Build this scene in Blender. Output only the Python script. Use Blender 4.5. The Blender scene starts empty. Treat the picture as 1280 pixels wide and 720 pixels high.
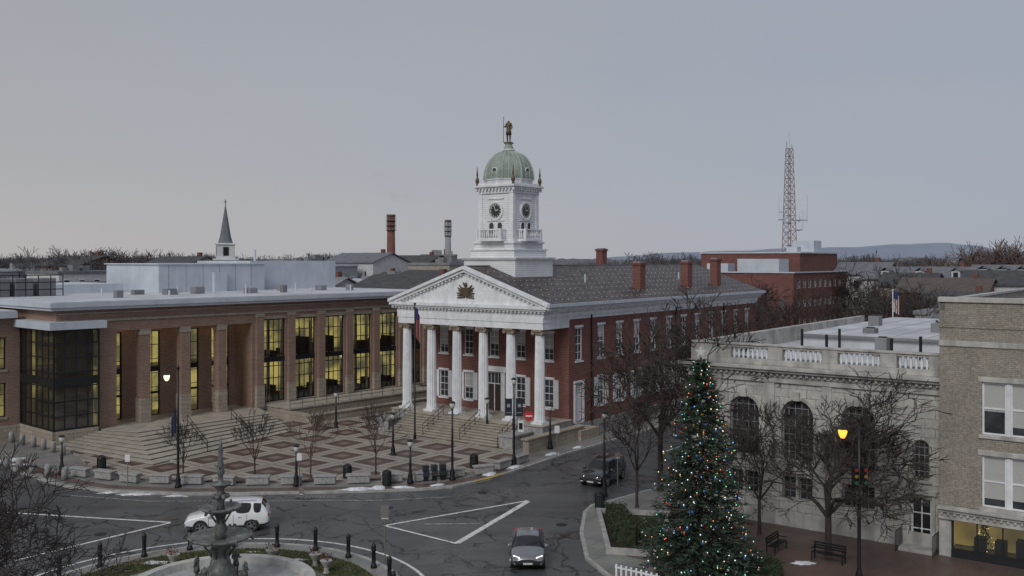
import bpy, math, random, bmesh
from mathutils import Vector, Matrix, noise
random.seed(7)
R=random.random
def U(a,b): return random.uniform(a,b)
scene=bpy.context.scene
scene.view_settings.view_transform='Standard'
scene.view_settings.look='None'
scene.view_settings.exposure=0
ROTU=math.radians(53.1301)
ROTA=math.radians(48.81)
# ------------------------------------------------------------ materials
def base(name):
    m=bpy.data.materials.new(name); m.use_nodes=True
    nt=m.node_tree; b=nt.nodes['Principled BSDF']
    return m,nt,b
def nd(nt,t,**k):
    n=nt.nodes.new(t)
    for a,v in k.items(): setattr(n,a,v)
    return n
def c4(c): return (c[0],c[1],c[2],1)
def mixc(nt,fac,a,b,blend='MIX'):
    n=nd(nt,'ShaderNodeMix',data_type='RGBA',blend_type=blend)
    for s,v in ((n.inputs[0],fac),(n.inputs[6],a),(n.inputs[7],b)):
        if hasattr(v,'links') or hasattr(v,'is_output'): nt.links.new(v,s)
        else: s.default_value=v if not isinstance(v,tuple) else c4(v)
    return n.outputs[2]
def mth(nt,op,a,b=None,c=None):
    n=nd(nt,'ShaderNodeMath',operation=op)
    for i,v in enumerate((a,b,c)):
        if v is None: continue
        if hasattr(v,'is_output'): nt.links.new(v,n.inputs[i])
        else: n.inputs[i].default_value=v
    return n.outputs[0]
def noisen(nt,scale,detail=4,vec=None,rough=.55):
    n=nd(nt,'ShaderNodeTexNoise'); n.inputs['Scale'].default_value=scale
    n.inputs['Detail'].default_value=detail; n.inputs['Roughness'].default_value=rough
    if vec is None:
        tc=nd(nt,'ShaderNodeTexCoord'); vec=tc.outputs['Object']
    nt.links.new(vec,n.inputs['Vector']); return n.outputs['Fac']
def ramp(nt,f,a,b):
    n=nd(nt,'ShaderNodeMapRange'); n.inputs[1].default_value=a; n.inputs[2].default_value=b
    nt.links.new(f,n.inputs[0]); return n.outputs[0]
def M(name,c1,c2=None,rough=.8,scale=2.,metal=0,bump=0,spec=.3,grime=0.,lo=.35,hi=.65):
    m,nt,b=base(name)
    if c2 is None: c2=tuple(x*.8 for x in c1)
    tc=nd(nt,'ShaderNodeTexCoord')
    f=ramp(nt,noisen(nt,scale,6,tc.outputs['Object']),lo,hi)
    col=mixc(nt,f,c1,c2)
    if grime>0:
        mp=nd(nt,'ShaderNodeMapping'); mp.inputs['Scale'].default_value=(1.2,1.2,.12)
        nt.links.new(tc.outputs['Object'],mp.inputs[0])
        g=ramp(nt,noisen(nt,1.3,5,mp.outputs[0]),.45,.75)
        col=mixc(nt,mth(nt,'MULTIPLY',g,grime),col,tuple(x*.35 for x in c1))
    nt.links.new(col,b.inputs['Base Color'])
    b.inputs['Roughness'].default_value=rough; b.inputs['Metallic'].default_value=metal
    b.inputs['Specular IOR Level'].default_value=spec
    if bump>0:
        bp=nd(nt,'ShaderNodeBump'); bp.inputs['Strength'].default_value=bump; bp.inputs['Distance'].default_value=.05
        nt.links.new(noisen(nt,scale*8,4,tc.outputs['Object']),bp.inputs['Height']); nt.links.new(bp.outputs[0],b.inputs['Normal'])
    return m
def XZ(nt):
    tc=nd(nt,'ShaderNodeTexCoord'); sp=nd(nt,'ShaderNodeSeparateXYZ'); nt.links.new(tc.outputs['Object'],sp.inputs[0])
    cb=nd(nt,'ShaderNodeCombineXYZ'); nt.links.new(mth(nt,'ADD',sp.outputs[0],sp.outputs[1]),cb.inputs[0]); nt.links.new(sp.outputs[2],cb.inputs[1])
    return tc,cb.outputs[0]
def BR(name,c1,c2,mo,bw=.4,bh=.15,ms=.018,grime=.3,rough=.85):
    m,nt,b=base(name); tc,v=XZ(nt)
    br=nd(nt,'ShaderNodeTexBrick'); nt.links.new(v,br.inputs['Vector'])
    br.inputs['Color1'].default_value=c4(c1); br.inputs['Color2'].default_value=c4(c2); br.inputs['Mortar'].default_value=c4(mo)
    br.inputs['Scale'].default_value=1; br.inputs['Mortar Size'].default_value=ms
    br.inputs['Brick Width'].default_value=bw; br.inputs['Row Height'].default_value=bh
    col=mixc(nt,mth(nt,'MULTIPLY',ramp(nt,noisen(nt,.7,6,tc.outputs['Object']),.4,.7),grime),br.outputs['Color'],tuple(x*.4 for x in c1))
    col=mixc(nt,mth(nt,'MULTIPLY',ramp(nt,noisen(nt,7,3,tc.outputs['Object']),.4,.7),.3),col,tuple(min(1,x*1.6) for x in c1))
    nt.links.new(col,b.inputs['Base Color']); b.inputs['Roughness'].default_value=rough; b.inputs['Specular IOR Level'].default_value=.2
    bp=nd(nt,'ShaderNodeBump'); bp.inputs['Strength'].default_value=.4; bp.inputs['Distance'].default_value=.02
    nt.links.new(br.outputs['Fac'],bp.inputs['Height']); bp.invert=True; nt.links.new(bp.outputs[0],b.inputs['Normal'])
    return m
def EM(name,c,s,c2=None,scale=3,small=False,lo=.35,hi=.65):
    m,nt,b=base(name); b.inputs['Base Color'].default_value=c4(tuple(x*.5 for x in c))
    if c2:
        col=mixc(nt,ramp(nt,noisen(nt,scale,3),lo,hi),c,c2); nt.links.new(col,b.inputs['Emission Color'])
    else: b.inputs['Emission Color'].default_value=c4(c)
    b.inputs['Emission Strength'].default_value=s
    if small: m.cycles.emission_sampling='NONE'
    return m
def P0(name,c,rough=.5,metal=0,spec=.5,coat=0):
    m,nt,b=base(name)
    f=noisen(nt,6,4)
    nt.links.new(mixc(nt,f,c,tuple(x*.85 for x in c)),b.inputs['Base Color'])
    b.inputs['Roughness'].default_value=rough; b.inputs['Metallic'].default_value=metal; b.inputs['Specular IOR Level'].default_value=spec
    b.inputs['Coat Weight'].default_value=coat; return m
def glassM(name,c=(.02,.024,.03),rough=.06,var=.04):
    m,nt,b=base(name)
    tc,v=XZ(nt)
    f=ramp(nt,noisen(nt,.9,3,tc.outputs['Object']),.4,.65)
    nt.links.new(mixc(nt,f,c,tuple(x+var for x in c)),b.inputs['Base Color'])
    b.inputs['Roughness'].default_value=rough; b.inputs['Specular IOR Level'].default_value=.6
    bp=nd(nt,'ShaderNodeBump'); bp.inputs['Strength'].default_value=.12; bp.inputs['Distance'].default_value=.05
    nt.links.new(noisen(nt,.8,1,tc.outputs['Object']),bp.inputs['Height']); nt.links.new(bp.outputs[0],b.inputs['Normal'])
    return m
def clearM(name):
    m=bpy.data.materials.new(name); m.use_nodes=True; nt=m.node_tree; nt.nodes.clear()
    o=nd(nt,'ShaderNodeOutputMaterial'); t=nd(nt,'ShaderNodeBsdfTransparent'); t.inputs[0].default_value=(.74,.8,.74,1)
    g=nd(nt,'ShaderNodeBsdfGlossy'); g.inputs['Roughness'].default_value=.05; g.inputs[0].default_value=(.8,.85,.9,1)
    x=nd(nt,'ShaderNodeMixShader'); fr=nd(nt,'ShaderNodeFresnel'); fr.inputs[0].default_value=1.6
    nt.links.new(mth(nt,'ADD',fr.outputs[0],.08),x.inputs[0]); nt.links.new(t.outputs[0],x.inputs[1]); nt.links.new(g.outputs[0],x.inputs[2]); nt.links.new(x.outputs[0],o.inputs[0])
    return m
def asphaltM():
    m,nt,b=base('asphalt'); tc=nd(nt,'ShaderNodeTexCoord'); V=tc.outputs['Object']
    big=ramp(nt,noisen(nt,.12,5,V),.35,.65); fine=noisen(nt,30,3,V)
    col=mixc(nt,big,(.052,.054,.059),(.085,.086,.09)); col=mixc(nt,mth(nt,'MULTIPLY',fine,.5),col,(.12,.12,.123))
    mp=nd(nt,'ShaderNodeMapping'); mp.inputs['Scale'].default_value=(.05,.7,1); mp.inputs['Rotation'].default_value=(0,0,.2); nt.links.new(V,mp.inputs[0])
    col=mixc(nt,mth(nt,'MULTIPLY',ramp(nt,noisen(nt,1,4,mp.outputs[0]),.45,.7),.5),col,(.038,.038,.042))
    def cracks(sc,dist,thr,lo_,off):
        dn=nd(nt,'ShaderNodeTexNoise'); dn.inputs['Scale'].default_value=.5; dn.inputs['Detail'].default_value=5; nt.links.new(V,dn.inputs['Vector'])
        vm=nd(nt,'ShaderNodeVectorMath',operation='SCALE'); nt.links.new(dn.outputs['Color'],vm.inputs[0]); vm.inputs['Scale'].default_value=dist
        va=nd(nt,'ShaderNodeVectorMath',operation='ADD'); nt.links.new(V,va.inputs[0]); nt.links.new(vm.outputs[0],va.inputs[1])
        vb=nd(nt,'ShaderNodeVectorMath',operation='ADD'); nt.links.new(va.outputs[0],vb.inputs[0]); vb.inputs[1].default_value=(off,off*.7,0)
        vo=nd(nt,'ShaderNodeTexVoronoi',feature='DISTANCE_TO_EDGE'); vo.inputs['Scale'].default_value=sc; nt.links.new(vb.outputs[0],vo.inputs['Vector'])
        return mth(nt,'MULTIPLY',mth(nt,'LESS_THAN',vo.outputs['Distance'],thr),mth(nt,'GREATER_THAN',noisen(nt,.2,2,vb.outputs[0]),lo_))
    cr=mth(nt,'MAXIMUM',cracks(.17,3.2,.011,.42,0),cracks(.3,2.2,.012,.52,13))
    col=mixc(nt,cr,col,(.012,.012,.013)); nt.links.new(col,b.inputs['Base Color'])
    wet=ramp(nt,noisen(nt,.22,5,V),.35,.62); rr=mth(nt,'MULTIPLY_ADD',wet,.36,.18)
    nt.links.new(rr,b.inputs['Roughness']); b.inputs['Specular IOR Level'].default_value=.55
    bp=nd(nt,'ShaderNodeBump'); bp.inputs['Strength'].default_value=.25; bp.inputs['Distance'].default_value=.02
    nt.links.new(fine,bp.inputs['Height']); nt.links.new(bp.outputs[0],b.inputs['Normal'])
    return m
def paveM(name,c1,c2,cell,joint,rot=ROTU,rough=.4,jc=(.08,.078,.075)):
    m,nt,b=base(name); tc=nd(nt,'ShaderNodeTexCoord'); V=tc.outputs['Object']
    mp=nd(nt,'ShaderNodeMapping'); mp.inputs['Rotation'].default_value=(0,0,-rot); nt.links.new(V,mp.inputs[0])
    sp=nd(nt,'ShaderNodeSeparateXYZ'); nt.links.new(mp.outputs[0],sp.inputs[0])
    def j(o):
        f=mth(nt,'FRACT',mth(nt,'DIVIDE',o,cell)); return mth(nt,'LESS_THAN',f,joint/cell)
    jj=mth(nt,'MAXIMUM',j(sp.outputs[0]),j(sp.outputs[1]))
    col=mixc(nt,ramp(nt,noisen(nt,.4,6,V),.35,.65),c1,c2); wn=nd(nt,'ShaderNodeTexVoronoi'); wn.inputs['Scale'].default_value=1/cell; wn.inputs['Randomness'].default_value=0
    nt.links.new(mp.outputs[0],wn.inputs['Vector']); col=mixc(nt,.14,col,wn.outputs['Color'],'MULTIPLY')
    col=mixc(nt,mth(nt,'MULTIPLY',ramp(nt,noisen(nt,2.5,5,V),.5,.75),.35),col,tuple(x*.4 for x in c1))
    col=mixc(nt,mth(nt,'MULTIPLY',jj,.6),col,jc); nt.links.new(col,b.inputs['Base Color'])
    rr=mth(nt,'MULTIPLY_ADD',noisen(nt,.3,4,V),.6,rough-.25); nt.links.new(rr,b.inputs['Roughness'])
    return m
def plazaM():
    m,nt,b=base('plaza_paving'); tc=nd(nt,'ShaderNodeTexCoord'); V=tc.outputs['Object']
    mp=nd(nt,'ShaderNodeMapping'); mp.inputs['Rotation'].default_value=(0,0,-ROTU); nt.links.new(V,mp.inputs[0])
    sp=nd(nt,'ShaderNodeSeparateXYZ'); nt.links.new(mp.outputs[0],sp.inputs[0])
    C=3.7
    def a(o,lo): return mth(nt,'LESS_THAN',mth(nt,'ABSOLUTE',mth(nt,'SUBTRACT',mth(nt,'FRACT',mth(nt,'DIVIDE',o,C)),.5)),lo)
    sx,sy=sp.outputs[0],sp.outputs[1]
    inn=mth(nt,'MULTIPLY',a(sx,.34),a(sy,.34))
    core=mth(nt,'MULTIPLY',a(sx,.13),a(sy,.13))
    cross=mth(nt,'MAXIMUM',mth(nt,'MULTIPLY',a(sx,.47),mth(nt,'SUBTRACT',1.0,a(sy,.47))),mth(nt,'MULTIPLY',a(sy,.47),mth(nt,'SUBTRACT',1.0,a(sx,.47))))
    n=ramp(nt,noisen(nt,.5,5,V),.3,.7); n2=mth(nt,'MULTIPLY',noisen(nt,6,3,V),.6)
    cream=mixc(nt,n,(.43,.385,.32),(.31,.275,.23)); cream=mixc(nt,n2,cream,(.24,.215,.19)); br=mixc(nt,n,(.105,.062,.048),(.07,.045,.038)); mid=mixc(nt,n,(.22,.17,.135),(.165,.125,.10))
    col=mixc(nt,inn,cream,br)
    col=mixc(nt,core,col,mid); col=mixc(nt,mth(nt,'MULTIPLY',cross,.7),col,(.17,.12,.10))
    nt.links.new(col,b.inputs['Base Color'])
    rr=mth(nt,'MULTIPLY_ADD',noisen(nt,.3,4,V),.5,.2); nt.links.new(rr,b.inputs['Roughness']); return m
def slateM():
    m,nt,b=base('slate_roof'); tc=nd(nt,'ShaderNodeTexCoord'); sp=nd(nt,'ShaderNodeSeparateXYZ'); nt.links.new(tc.outputs['Object'],sp.inputs[0])
    cb=nd(nt,'ShaderNodeCombineXYZ'); nt.links.new(sp.outputs[0],cb.inputs[0]); nt.links.new(sp.outputs[1],cb.inputs[1])
    br=nd(nt,'ShaderNodeTexBrick'); nt.links.new(cb.outputs[0],br.inputs['Vector']); br.inputs['Scale'].default_value=1
    br.inputs['Color1'].default_value=(.038,.03,.027,1); br.inputs['Color2'].default_value=(.115,.092,.084,1); br.inputs['Mortar'].default_value=(.015,.013,.012,1)
    br.inputs['Brick Width'].default_value=.62; br.inputs['Row Height'].default_value=.42; br.inputs['Mortar Size'].default_value=.035
    f=ramp(nt,noisen(nt,3,5,tc.outputs['Object']),.55,.75)
    col=mixc(nt,mth(nt,'MULTIPLY',f,.3),br.outputs['Color'],(.25,.23,.22)); nt.links.new(col,b.inputs['Base Color'])
    b.inputs['Roughness'].default_value=.5; return m
def clapM(name='white_clapboard'):
    m,nt,b=base(name); tc,v=XZ(nt); sp=nd(nt,'ShaderNodeSeparateXYZ'); nt.links.new(v,sp.inputs[0])
    f=mth(nt,'FRACT',mth(nt,'DIVIDE',sp.outputs[1],.2)); l=mth(nt,'LESS_THAN',f,.2)
    col=mixc(nt,ramp(nt,noisen(nt,1,5,tc.outputs['Object']),.35,.7),(.78,.79,.8),(.64,.65,.66)); col=mixc(nt,mth(nt,'MULTIPLY',l,.6),col,(.3,.31,.33))
    nt.links.new(col,b.inputs['Base Color']); b.inputs['Roughness'].default_value=.6
    return m
BRICKR=BR('red_brick',(.185,.066,.052),(.135,.048,.04),(.25,.18,.16))
BRICKA=BR('annex_brick',(.275,.165,.122),(.205,.118,.088),(.32,.27,.23),bw=.4,bh=.13)
BRICKT=BR('tan_brick',(.34,.305,.255),(.25,.222,.185),(.2,.185,.165),bw=.3,bh=.1,grime=.4)
BRICKD=BR('dark_red_brick',(.185,.08,.068),(.14,.06,.052),(.18,.12,.11),bw=.6,bh=.25)
WHITE=M('white_paint',(.79,.8,.82),(.66,.67,.69),rough=.5,scale=1.5,grime=.25)
CLAP=clapM()
STONE=BR('limestone',(.49,.47,.43),(.41,.395,.365),(.2,.19,.175),bw=1.1,bh=.52,ms=.022,grime=.45)
STONEP=M('limestone_trim',(.51,.495,.455),(.35,.34,.32),rough=.8,scale=1.2,grime=.65)
BSTONE=BR('buff_stone',(.37,.32,.26),(.28,.24,.195),(.16,.13,.11),bw=1.2,bh=.4,ms=.02)
GRAN=M('granite',(.38,.37,.36),(.24,.235,.23),rough=.7,scale=4,bump=.3,grime=.3)
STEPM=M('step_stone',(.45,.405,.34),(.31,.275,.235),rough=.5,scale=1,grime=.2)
RISERSHADE=M('shaded_riser_stone',(.24,.205,.165),(.17,.145,.12),rough=.8,scale=1.5)  # step stone darkened: shade on the upright riser faces painted into the colour
COPPER=M('verdigris_copper',(.33,.38,.33),(.22,.26,.225),rough=.6,scale=1.4,grime=.5)
BLACK=P0('black_metal',(.018,.018,.02),.4,.3)
DFRAME=P0('dark_frame',(.02,.022,.024),.4,.2)
BRONZE=P0('bronze',(.13,.095,.05),.45,.5)
GOLD=P0('weathered_crest',(.11,.075,.045),.6,.2)
GLASS=glassM('window_glass'); CLEAR=clearM('clear_glass')
BLIND=P0('window_blind',(.45,.45,.43),.35)
DARKIN=P0('dark_interior',(.02,.02,.022),.8)
LITIN=EM('lit_interior',(1,.72,.25),.22,(.36,.26,.12),.45,small=True)
LITIN2=EM('lit_interior_wall',(.95,.74,.26),.55,(.17,.16,.11),.35,lo=.42,hi=.6,small=True)
LITIN3=EM('dim_interior_wall',(.85,.68,.25),.42,(.06,.06,.05),.3,lo=.38,hi=.55,small=True)
LAMPE=EM('ceiling_lamp',(1,.85,.55),5)
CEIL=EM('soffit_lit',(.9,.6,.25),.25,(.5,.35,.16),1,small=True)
ROOFW=M('white_membrane_roof',(.6,.61,.64),(.42,.43,.46),rough=.7,scale=.35,grime=.2)
ROOFG=M('grey_roof',(.25,.255,.27),(.17,.175,.185),rough=.8,scale=.4)
METALP=M('pale_metal_panel',(.55,.585,.64),(.47,.505,.56),rough=.5,scale=.5,grime=.15)
SLATE=slateM()
DOORM=P0('dark_door',(.05,.03,.025),.5)
ASPH=asphaltM()
SIDEW=paveM('sidewalk_concrete',(.28,.27,.255),(.185,.18,.172),1.5,.05)
SIDEB=paveM('brick_sidewalk',(.145,.095,.08),(.10,.068,.058),.5,.04,jc=(.12,.1,.09))
KERB=M('kerb_concrete',(.42,.41,.39),(.29,.285,.27),rough=.8,scale=2,grime=.3)
PLAZA=plazaM()
GROUND=M('ground_soil',(.085,.09,.055),(.13,.11,.08),rough=.95,scale=.02,bump=.2)
GRASS=M('grass',(.06,.08,.03),(.115,.105,.055),rough=.95,scale=1.2,bump=.6)
PAINTW=M('road_paint',(.7,.7,.7),(.30,.30,.30),rough=.6,scale=3,lo=.45,hi=.75)
PAINTF=M('faded_road_paint',(.36,.36,.36),(.12,.12,.12),rough=.6,scale=4,lo=.4,hi=.65)
PAINTY=M('yellow_paint',(.6,.4,.04),(.4,.27,.04),rough=.6,scale=3)
BARK=M('bark',(.042,.034,.031),(.07,.057,.051),rough=.95,scale=3)
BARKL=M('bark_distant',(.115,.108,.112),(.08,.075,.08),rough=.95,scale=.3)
BARKB=M('bark_brown',(.095,.07,.06),(.13,.098,.085),rough=.95,scale=.3)
EVER=M('spruce_needles',(.022,.042,.028),(.06,.09,.055),rough=.7,scale=2.5)
HEDGE=M('hedge_leaves',(.02,.035,.018),(.05,.06,.03),rough=.8,scale=3)
SNOW=M('snow',(.76,.78,.81),(.5,.51,.53),rough=.8,scale=3,bump=.4)
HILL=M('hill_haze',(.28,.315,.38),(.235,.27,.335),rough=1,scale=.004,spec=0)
RUBBER=P0('tyre',(.02,.02,.02),.8); ALLOY=P0('alloy',(.45,.46,.48),.3,.8)
CARGL=glassM('car_glass',(.012,.014,.018),.04,.01); PLAST=P0('black_plastic',(.025,.025,.027),.6)
HEADL=EM('headlamp_lit',(1,.95,.85),4,small=True); HEADO=P0('headlamp_lens',(.6,.62,.65),.1)
TAILR=P0('tail_lamp',(.35,.02,.02),.2); PLATE=P0('licence_plate',(.6,.6,.55),.5)
# ------------------------------------------------------------ mesh builder
class MB:
    def __init__(s,mat,smooth=False,bevel=0): s.v=[];s.f=[];s.mat=mat;s.smooth=smooth;s.bevel=bevel
    def poly(s,pts):
        n=len(s.v); s.v+= [tuple(p) for p in pts]; s.f.append(tuple(range(n,n+len(pts))))
    def hexa(s,p):
        n=len(s.v); s.v+=[tuple(q) for q in p]
        for f in ((0,3,2,1),(4,5,6,7),(0,1,5,4),(1,2,6,5),(2,3,7,6),(3,0,4,7)): s.f.append(tuple(n+i for i in f))
    def box(s,x0,x1,y0,y1,z0,z1): s.hexa([(x0,y0,z0),(x1,y0,z0),(x1,y1,z0),(x0,y1,z0),(x0,y0,z1),(x1,y0,z1),(x1,y1,z1),(x0,y1,z1)])
    def cbox(s,x,y,w,d,z0,z1): s.box(x-w/2,x+w/2,y-d/2,y+d/2,z0,z1)
    def prism(s,pts,z0,z1):
        n=len(s.v);k=len(pts); s.v+=[(p[0],p[1],z0) for p in pts]+[(p[0],p[1],z1) for p in pts]
        s.f.append(tuple(range(n+k-1,n-1,-1))); s.f.append(tuple(range(n+k,n+2*k)))
        for i in range(k): j=(i+1)%k; s.f.append((n+i,n+j,n+k+j,n+k+i))
    def lathe(s,x,y,prof,n=16,rot=0,flute=0):
        b=len(s.v)
        for r,z in prof:
            for i in range(n):
                a=rot+2*math.pi*i/n; rr=r*(1-flute*(i%2)); s.v.append((x+rr*math.cos(a),y+rr*math.sin(a),z))
        m=len(prof)
        for k in range(m-1):
            for i in range(n):
                j=(i+1)%n; s.f.append((b+k*n+i,b+k*n+j,b+(k+1)*n+j,b+(k+1)*n+i))
        s.f.append(tuple(b+i for i in range(n-1,-1,-1))); s.f.append(tuple(b+(m-1)*n+i for i in range(n)))
    def cyl(s,x,y,z0,z1,r0,r1=None,n=12): s.lathe(x,y,[(r0,z0),(r0 if r1 is None else r1,z1)],n)
    def tube(s,p,q,r0,r1=None,n=6,cap=True):
        if r1 is None: r1=r0
        p=Vector(p);q=Vector(q); d=q-p
        if d.length<1e-6: return
        d.normalize(); a=d.orthogonal().normalized(); c=d.cross(a); b=len(s.v)
        for o,r in ((p,r0),(q,r1)):
            for i in range(n):
                t=2*math.pi*i/n; s.v.append(tuple(o+a*(r*math.cos(t))+c*(r*math.sin(t))))
        for i in range(n): j=(i+1)%n; s.f.append((b+i,b+j,b+n+j,b+n+i))
        if cap and n>2: s.f.append(tuple(b+i for i in range(n-1,-1,-1))); s.f.append(tuple(b+n+i for i in range(n)))
    def ball(s,c,r,n=8,m=6,sq=1):
        prof=[(max(.001,r*math.sin(math.pi*k/m)),c[2]-r*sq*math.cos(math.pi*k/m)) for k in range(m+1)]
        s.lathe(c[0],c[1],prof,n)
    def make(s,name,parent=None):
        me=bpy.data.meshes.new(name); me.from_pydata(s.v,[],s.f); me.validate()
        bm=bmesh.new(); bm.from_mesh(me); bmesh.ops.recalc_face_normals(bm,faces=bm.faces); bm.to_mesh(me); bm.free()
        me.materials.append(s.mat)
        if s.smooth: me.polygons.foreach_set('use_smooth',[True]*len(me.polygons))
        o=bpy.data.objects.new(name,me); scene.collection.objects.link(o)
        if parent: o.parent=parent
        if s.bevel:
            b=o.modifiers.new('b','BEVEL'); b.width=s.bevel; b.segments=1; b.limit_method='ANGLE'
        return o
class G:
    def __init__(s,name,loc=(0,0,0),rot=0):
        s.e=bpy.data.objects.new(name,None); scene.collection.objects.link(s.e); s.e.location=loc; s.e.rotation_euler=(0,0,rot); s.parts={}
        s.e.empty_display_size=.5
    def p(s,name,mat,smooth=False,bevel=0):
        if name not in s.parts: s.parts[name]=MB(mat,smooth,bevel)
        return s.parts[name]
    def done(s):
        for k,m in s.parts.items():
            if m.v: m.make(k,s.e)
        return s.e
def single(name,mb,loc=(0,0,0),rot=0):
    o=mb.make(name); o.location=loc; o.rotation_euler=(0,0,rot); return o
# wall helpers
def fU(u): return lambda a,o,z:(u+o,a,z)
def fV(v): return lambda a,o,z:(a,v+o,z)
def pbox(mb,P,a0,a1,o0,o1,z0,z1):
    mb.hexa([P(a0,o0,z0),P(a1,o0,z0),P(a1,o1,z0),P(a0,o1,z0),P(a0,o0,z1),P(a1,o0,z1),P(a1,o1,z1),P(a0,o1,z1)])
def arcpts(a0,a1,z1,n=10):
    r=(a1-a0)/2; c=(a0+a1)/2; zc=z1-r
    return [(c-r*math.cos(math.pi*i/n),zc+r*math.sin(math.pi*i/n)) for i in range(n+1)]
def wall(mb,P,a0,a1,z0,z1,ops,depth=.2):
    xs=sorted(set([a0,a1]+[o[0] for o in ops]+[o[1] for o in ops])); zs=sorted(set([z0,z1]+[o[2] for o in ops]+[o[3] for o in ops]))
    for i in range(len(xs)-1):
        for j in range(len(zs)-1):
            cx=(xs[i]+xs[i+1])/2; cz=(zs[j]+zs[j+1])/2
            if any(o[0]<cx<o[1] and o[2]<cz<o[3] for o in ops): continue
            mb.poly([P(xs[i],0,zs[j]),P(xs[i+1],0,zs[j]),P(xs[i+1],0,zs[j+1]),P(xs[i],0,zs[j+1])])
    for o in ops:
        b0,b1,c0,c1=o[:4]; arch=len(o)>4 and o[4]
        zt=c1-(b1-b0)/2 if arch else c1
        mb.poly([P(b0,0,c0),P(b0,depth,c0),P(b0,depth,zt),P(b0,0,zt)]); mb.poly([P(b1,0,c0),P(b1,depth,c0),P(b1,depth,zt),P(b1,0,zt)])
        mb.poly([P(b0,0,c0),P(b1,0,c0),P(b1,depth,c0),P(b0,depth,c0)])
        if not arch: mb.poly([P(b0,0,c1),P(b1,0,c1),P(b1,depth,c1),P(b0,depth,c1)])
        else:
            pt=arcpts(b0,b1,c1); n=len(pt)
            for k in range(n-1):
                (x0,y0),(x1,y1)=pt[k],pt[k+1]
                mb.poly([P(x0,0,y0),P(x1,0,y1),P(x1,depth,y1),P(x0,depth,y0)])
                mb.poly([P(x0,0,y0),P(x1,0,y1),P(x1,0,c1),P(x0,0,c1)])
def win(fr,gl,P,o,depth=.14,nx=2,ny=2,ft=.07,mt=.03,blind=None,sash=False):
    b0,b1,c0,c1=o[:4]; arch=len(o)>4 and o[4]
    if not arch:
        pbox(fr,P,b0,b0+ft,depth-.07,depth,c0,c1); pbox(fr,P,b1-ft,b1,depth-.07,depth,c0,c1)
        pbox(fr,P,b0+ft,b1-ft,depth-.07,depth,c0,c0+ft); pbox(fr,P,b0+ft,b1-ft,depth-.07,depth,c1-ft,c1)
        gl.poly([P(b0,depth+.01,c0),P(b1,depth+.01,c0),P(b1,depth+.01,c1),P(b0,depth+.01,c1)])
    else:
        r=(b1-b0)/2; zc=c1-r
        pbox(fr,P,b0,b0+ft,depth-.07,depth,c0,zc); pbox(fr,P,b1-ft,b1,depth-.07,depth,c0,zc); pbox(fr,P,b0+ft,b1-ft,depth-.07,depth,c0,c0+ft)
        pt=arcpts(b0,b1,c1); q=arcpts(b0+ft,b1-ft,c1-ft)
        for k in range(len(pt)-1):
            fr.hexa([P(pt[k][0],depth-.07,pt[k][1]),P(pt[k+1][0],depth-.07,pt[k+1][1]),P(q[k+1][0],depth-.07,q[k+1][1]),P(q[k][0],depth-.07,q[k][1]),
                     P(pt[k][0],depth,pt[k][1]),P(pt[k+1][0],depth,pt[k+1][1]),P(q[k+1][0],depth,q[k+1][1]),P(q[k][0],depth,q[k][1])])
        gl.poly([P(b0,depth+.01,c0),P(b1,depth+.01,c0)]+[P(x,depth+.01,z) for x,z in reversed(pt)])
    for i in range(1,nx):
        a=b0+(b1-b0)*i/nx; top=c1-ft
        if arch:
            r=(b1-b0)/2; dx=a-(b0+b1)/2; top=c1-r+math.sqrt(max(0,r*r-dx*dx))-ft
        pbox(fr,P,a-mt/2,a+mt/2,depth-.05,depth-.002,c0+ft,top)
    for j in range(1,ny):
        z=c0+(c1-c0)*j/ny; e0,e1=b0+ft,b1-ft
        if arch and z>c1-(b1-b0)/2:
            r=(b1-b0)/2; h=z-(c1-r); w=math.sqrt(max(0,r*r-h*h)); e0,e1=(b0+b1)/2-w+.02,(b0+b1)/2+w-.02
        m2=mt*1.8 if (sash and j==ny//2) else mt
        pbox(fr,P,e0,e1,depth-.046,depth-.004,z-m2/2,z+m2/2)
    if blind is not None and R()<.75:
        h=(c1-c0)*U(.25,.85); pbox(blind,P,b0+ft,b1-ft,depth-.001,depth+.005,c1-ft-h if not arch else c1-(b1-b0)/2-h*.5,c1-ft if not arch else c1-(b1-b0)/2)
def gable(mb,x0,x1,y0,y1,z0,zr,th=.15):
    ym=(y0+y1)/2
    for ya in (y0,y1): mb.hexa([(x0,ya,z0),(x1,ya,z0),(x1,ym,zr),(x0,ym,zr),(x0,ya,z0+th),(x1,ya,z0+th),(x1,ym,zr+th),(x0,ym,zr+th)])
# ------------------------------------------------------------ world, sun, camera
w=bpy.data.worlds.new('World'); scene.world=w; w.use_nodes=True; nt=w.node_tree; nt.nodes.clear()
out=nd(nt,'ShaderNodeOutputWorld'); sky=nd(nt,'ShaderNodeTexSky',sky_type='NISHITA'); sky.sun_disc=False
SEL=math.radians(38); SAZ=math.radians(205)
sky.sun_elevation=SEL; sky.sun_rotation=SAZ
bg1=nd(nt,'ShaderNodeBackground'); bg1.inputs[1].default_value=.06; nt.links.new(sky.outputs[0],bg1.inputs[0])
tc=nd(nt,'ShaderNodeTexCoord'); sp=nd(nt,'ShaderNodeSeparateXYZ'); nt.links.new(tc.outputs['Generated'],sp.inputs[0])
up=ramp(nt,sp.outputs[2],0,.30); lr=ramp(nt,sp.outputs[0],-.5,.5)
hor=mixc(nt,lr,(.445,.435,.45),(.345,.39,.475)); top=mixc(nt,lr,(.36,.378,.41),(.335,.37,.455))
warm=mixc(nt,lr,(.52,.485,.465),(.385,.405,.475))
low=ramp(nt,sp.outputs[2],0,.10)
col=mixc(nt,up,hor,top)
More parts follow.
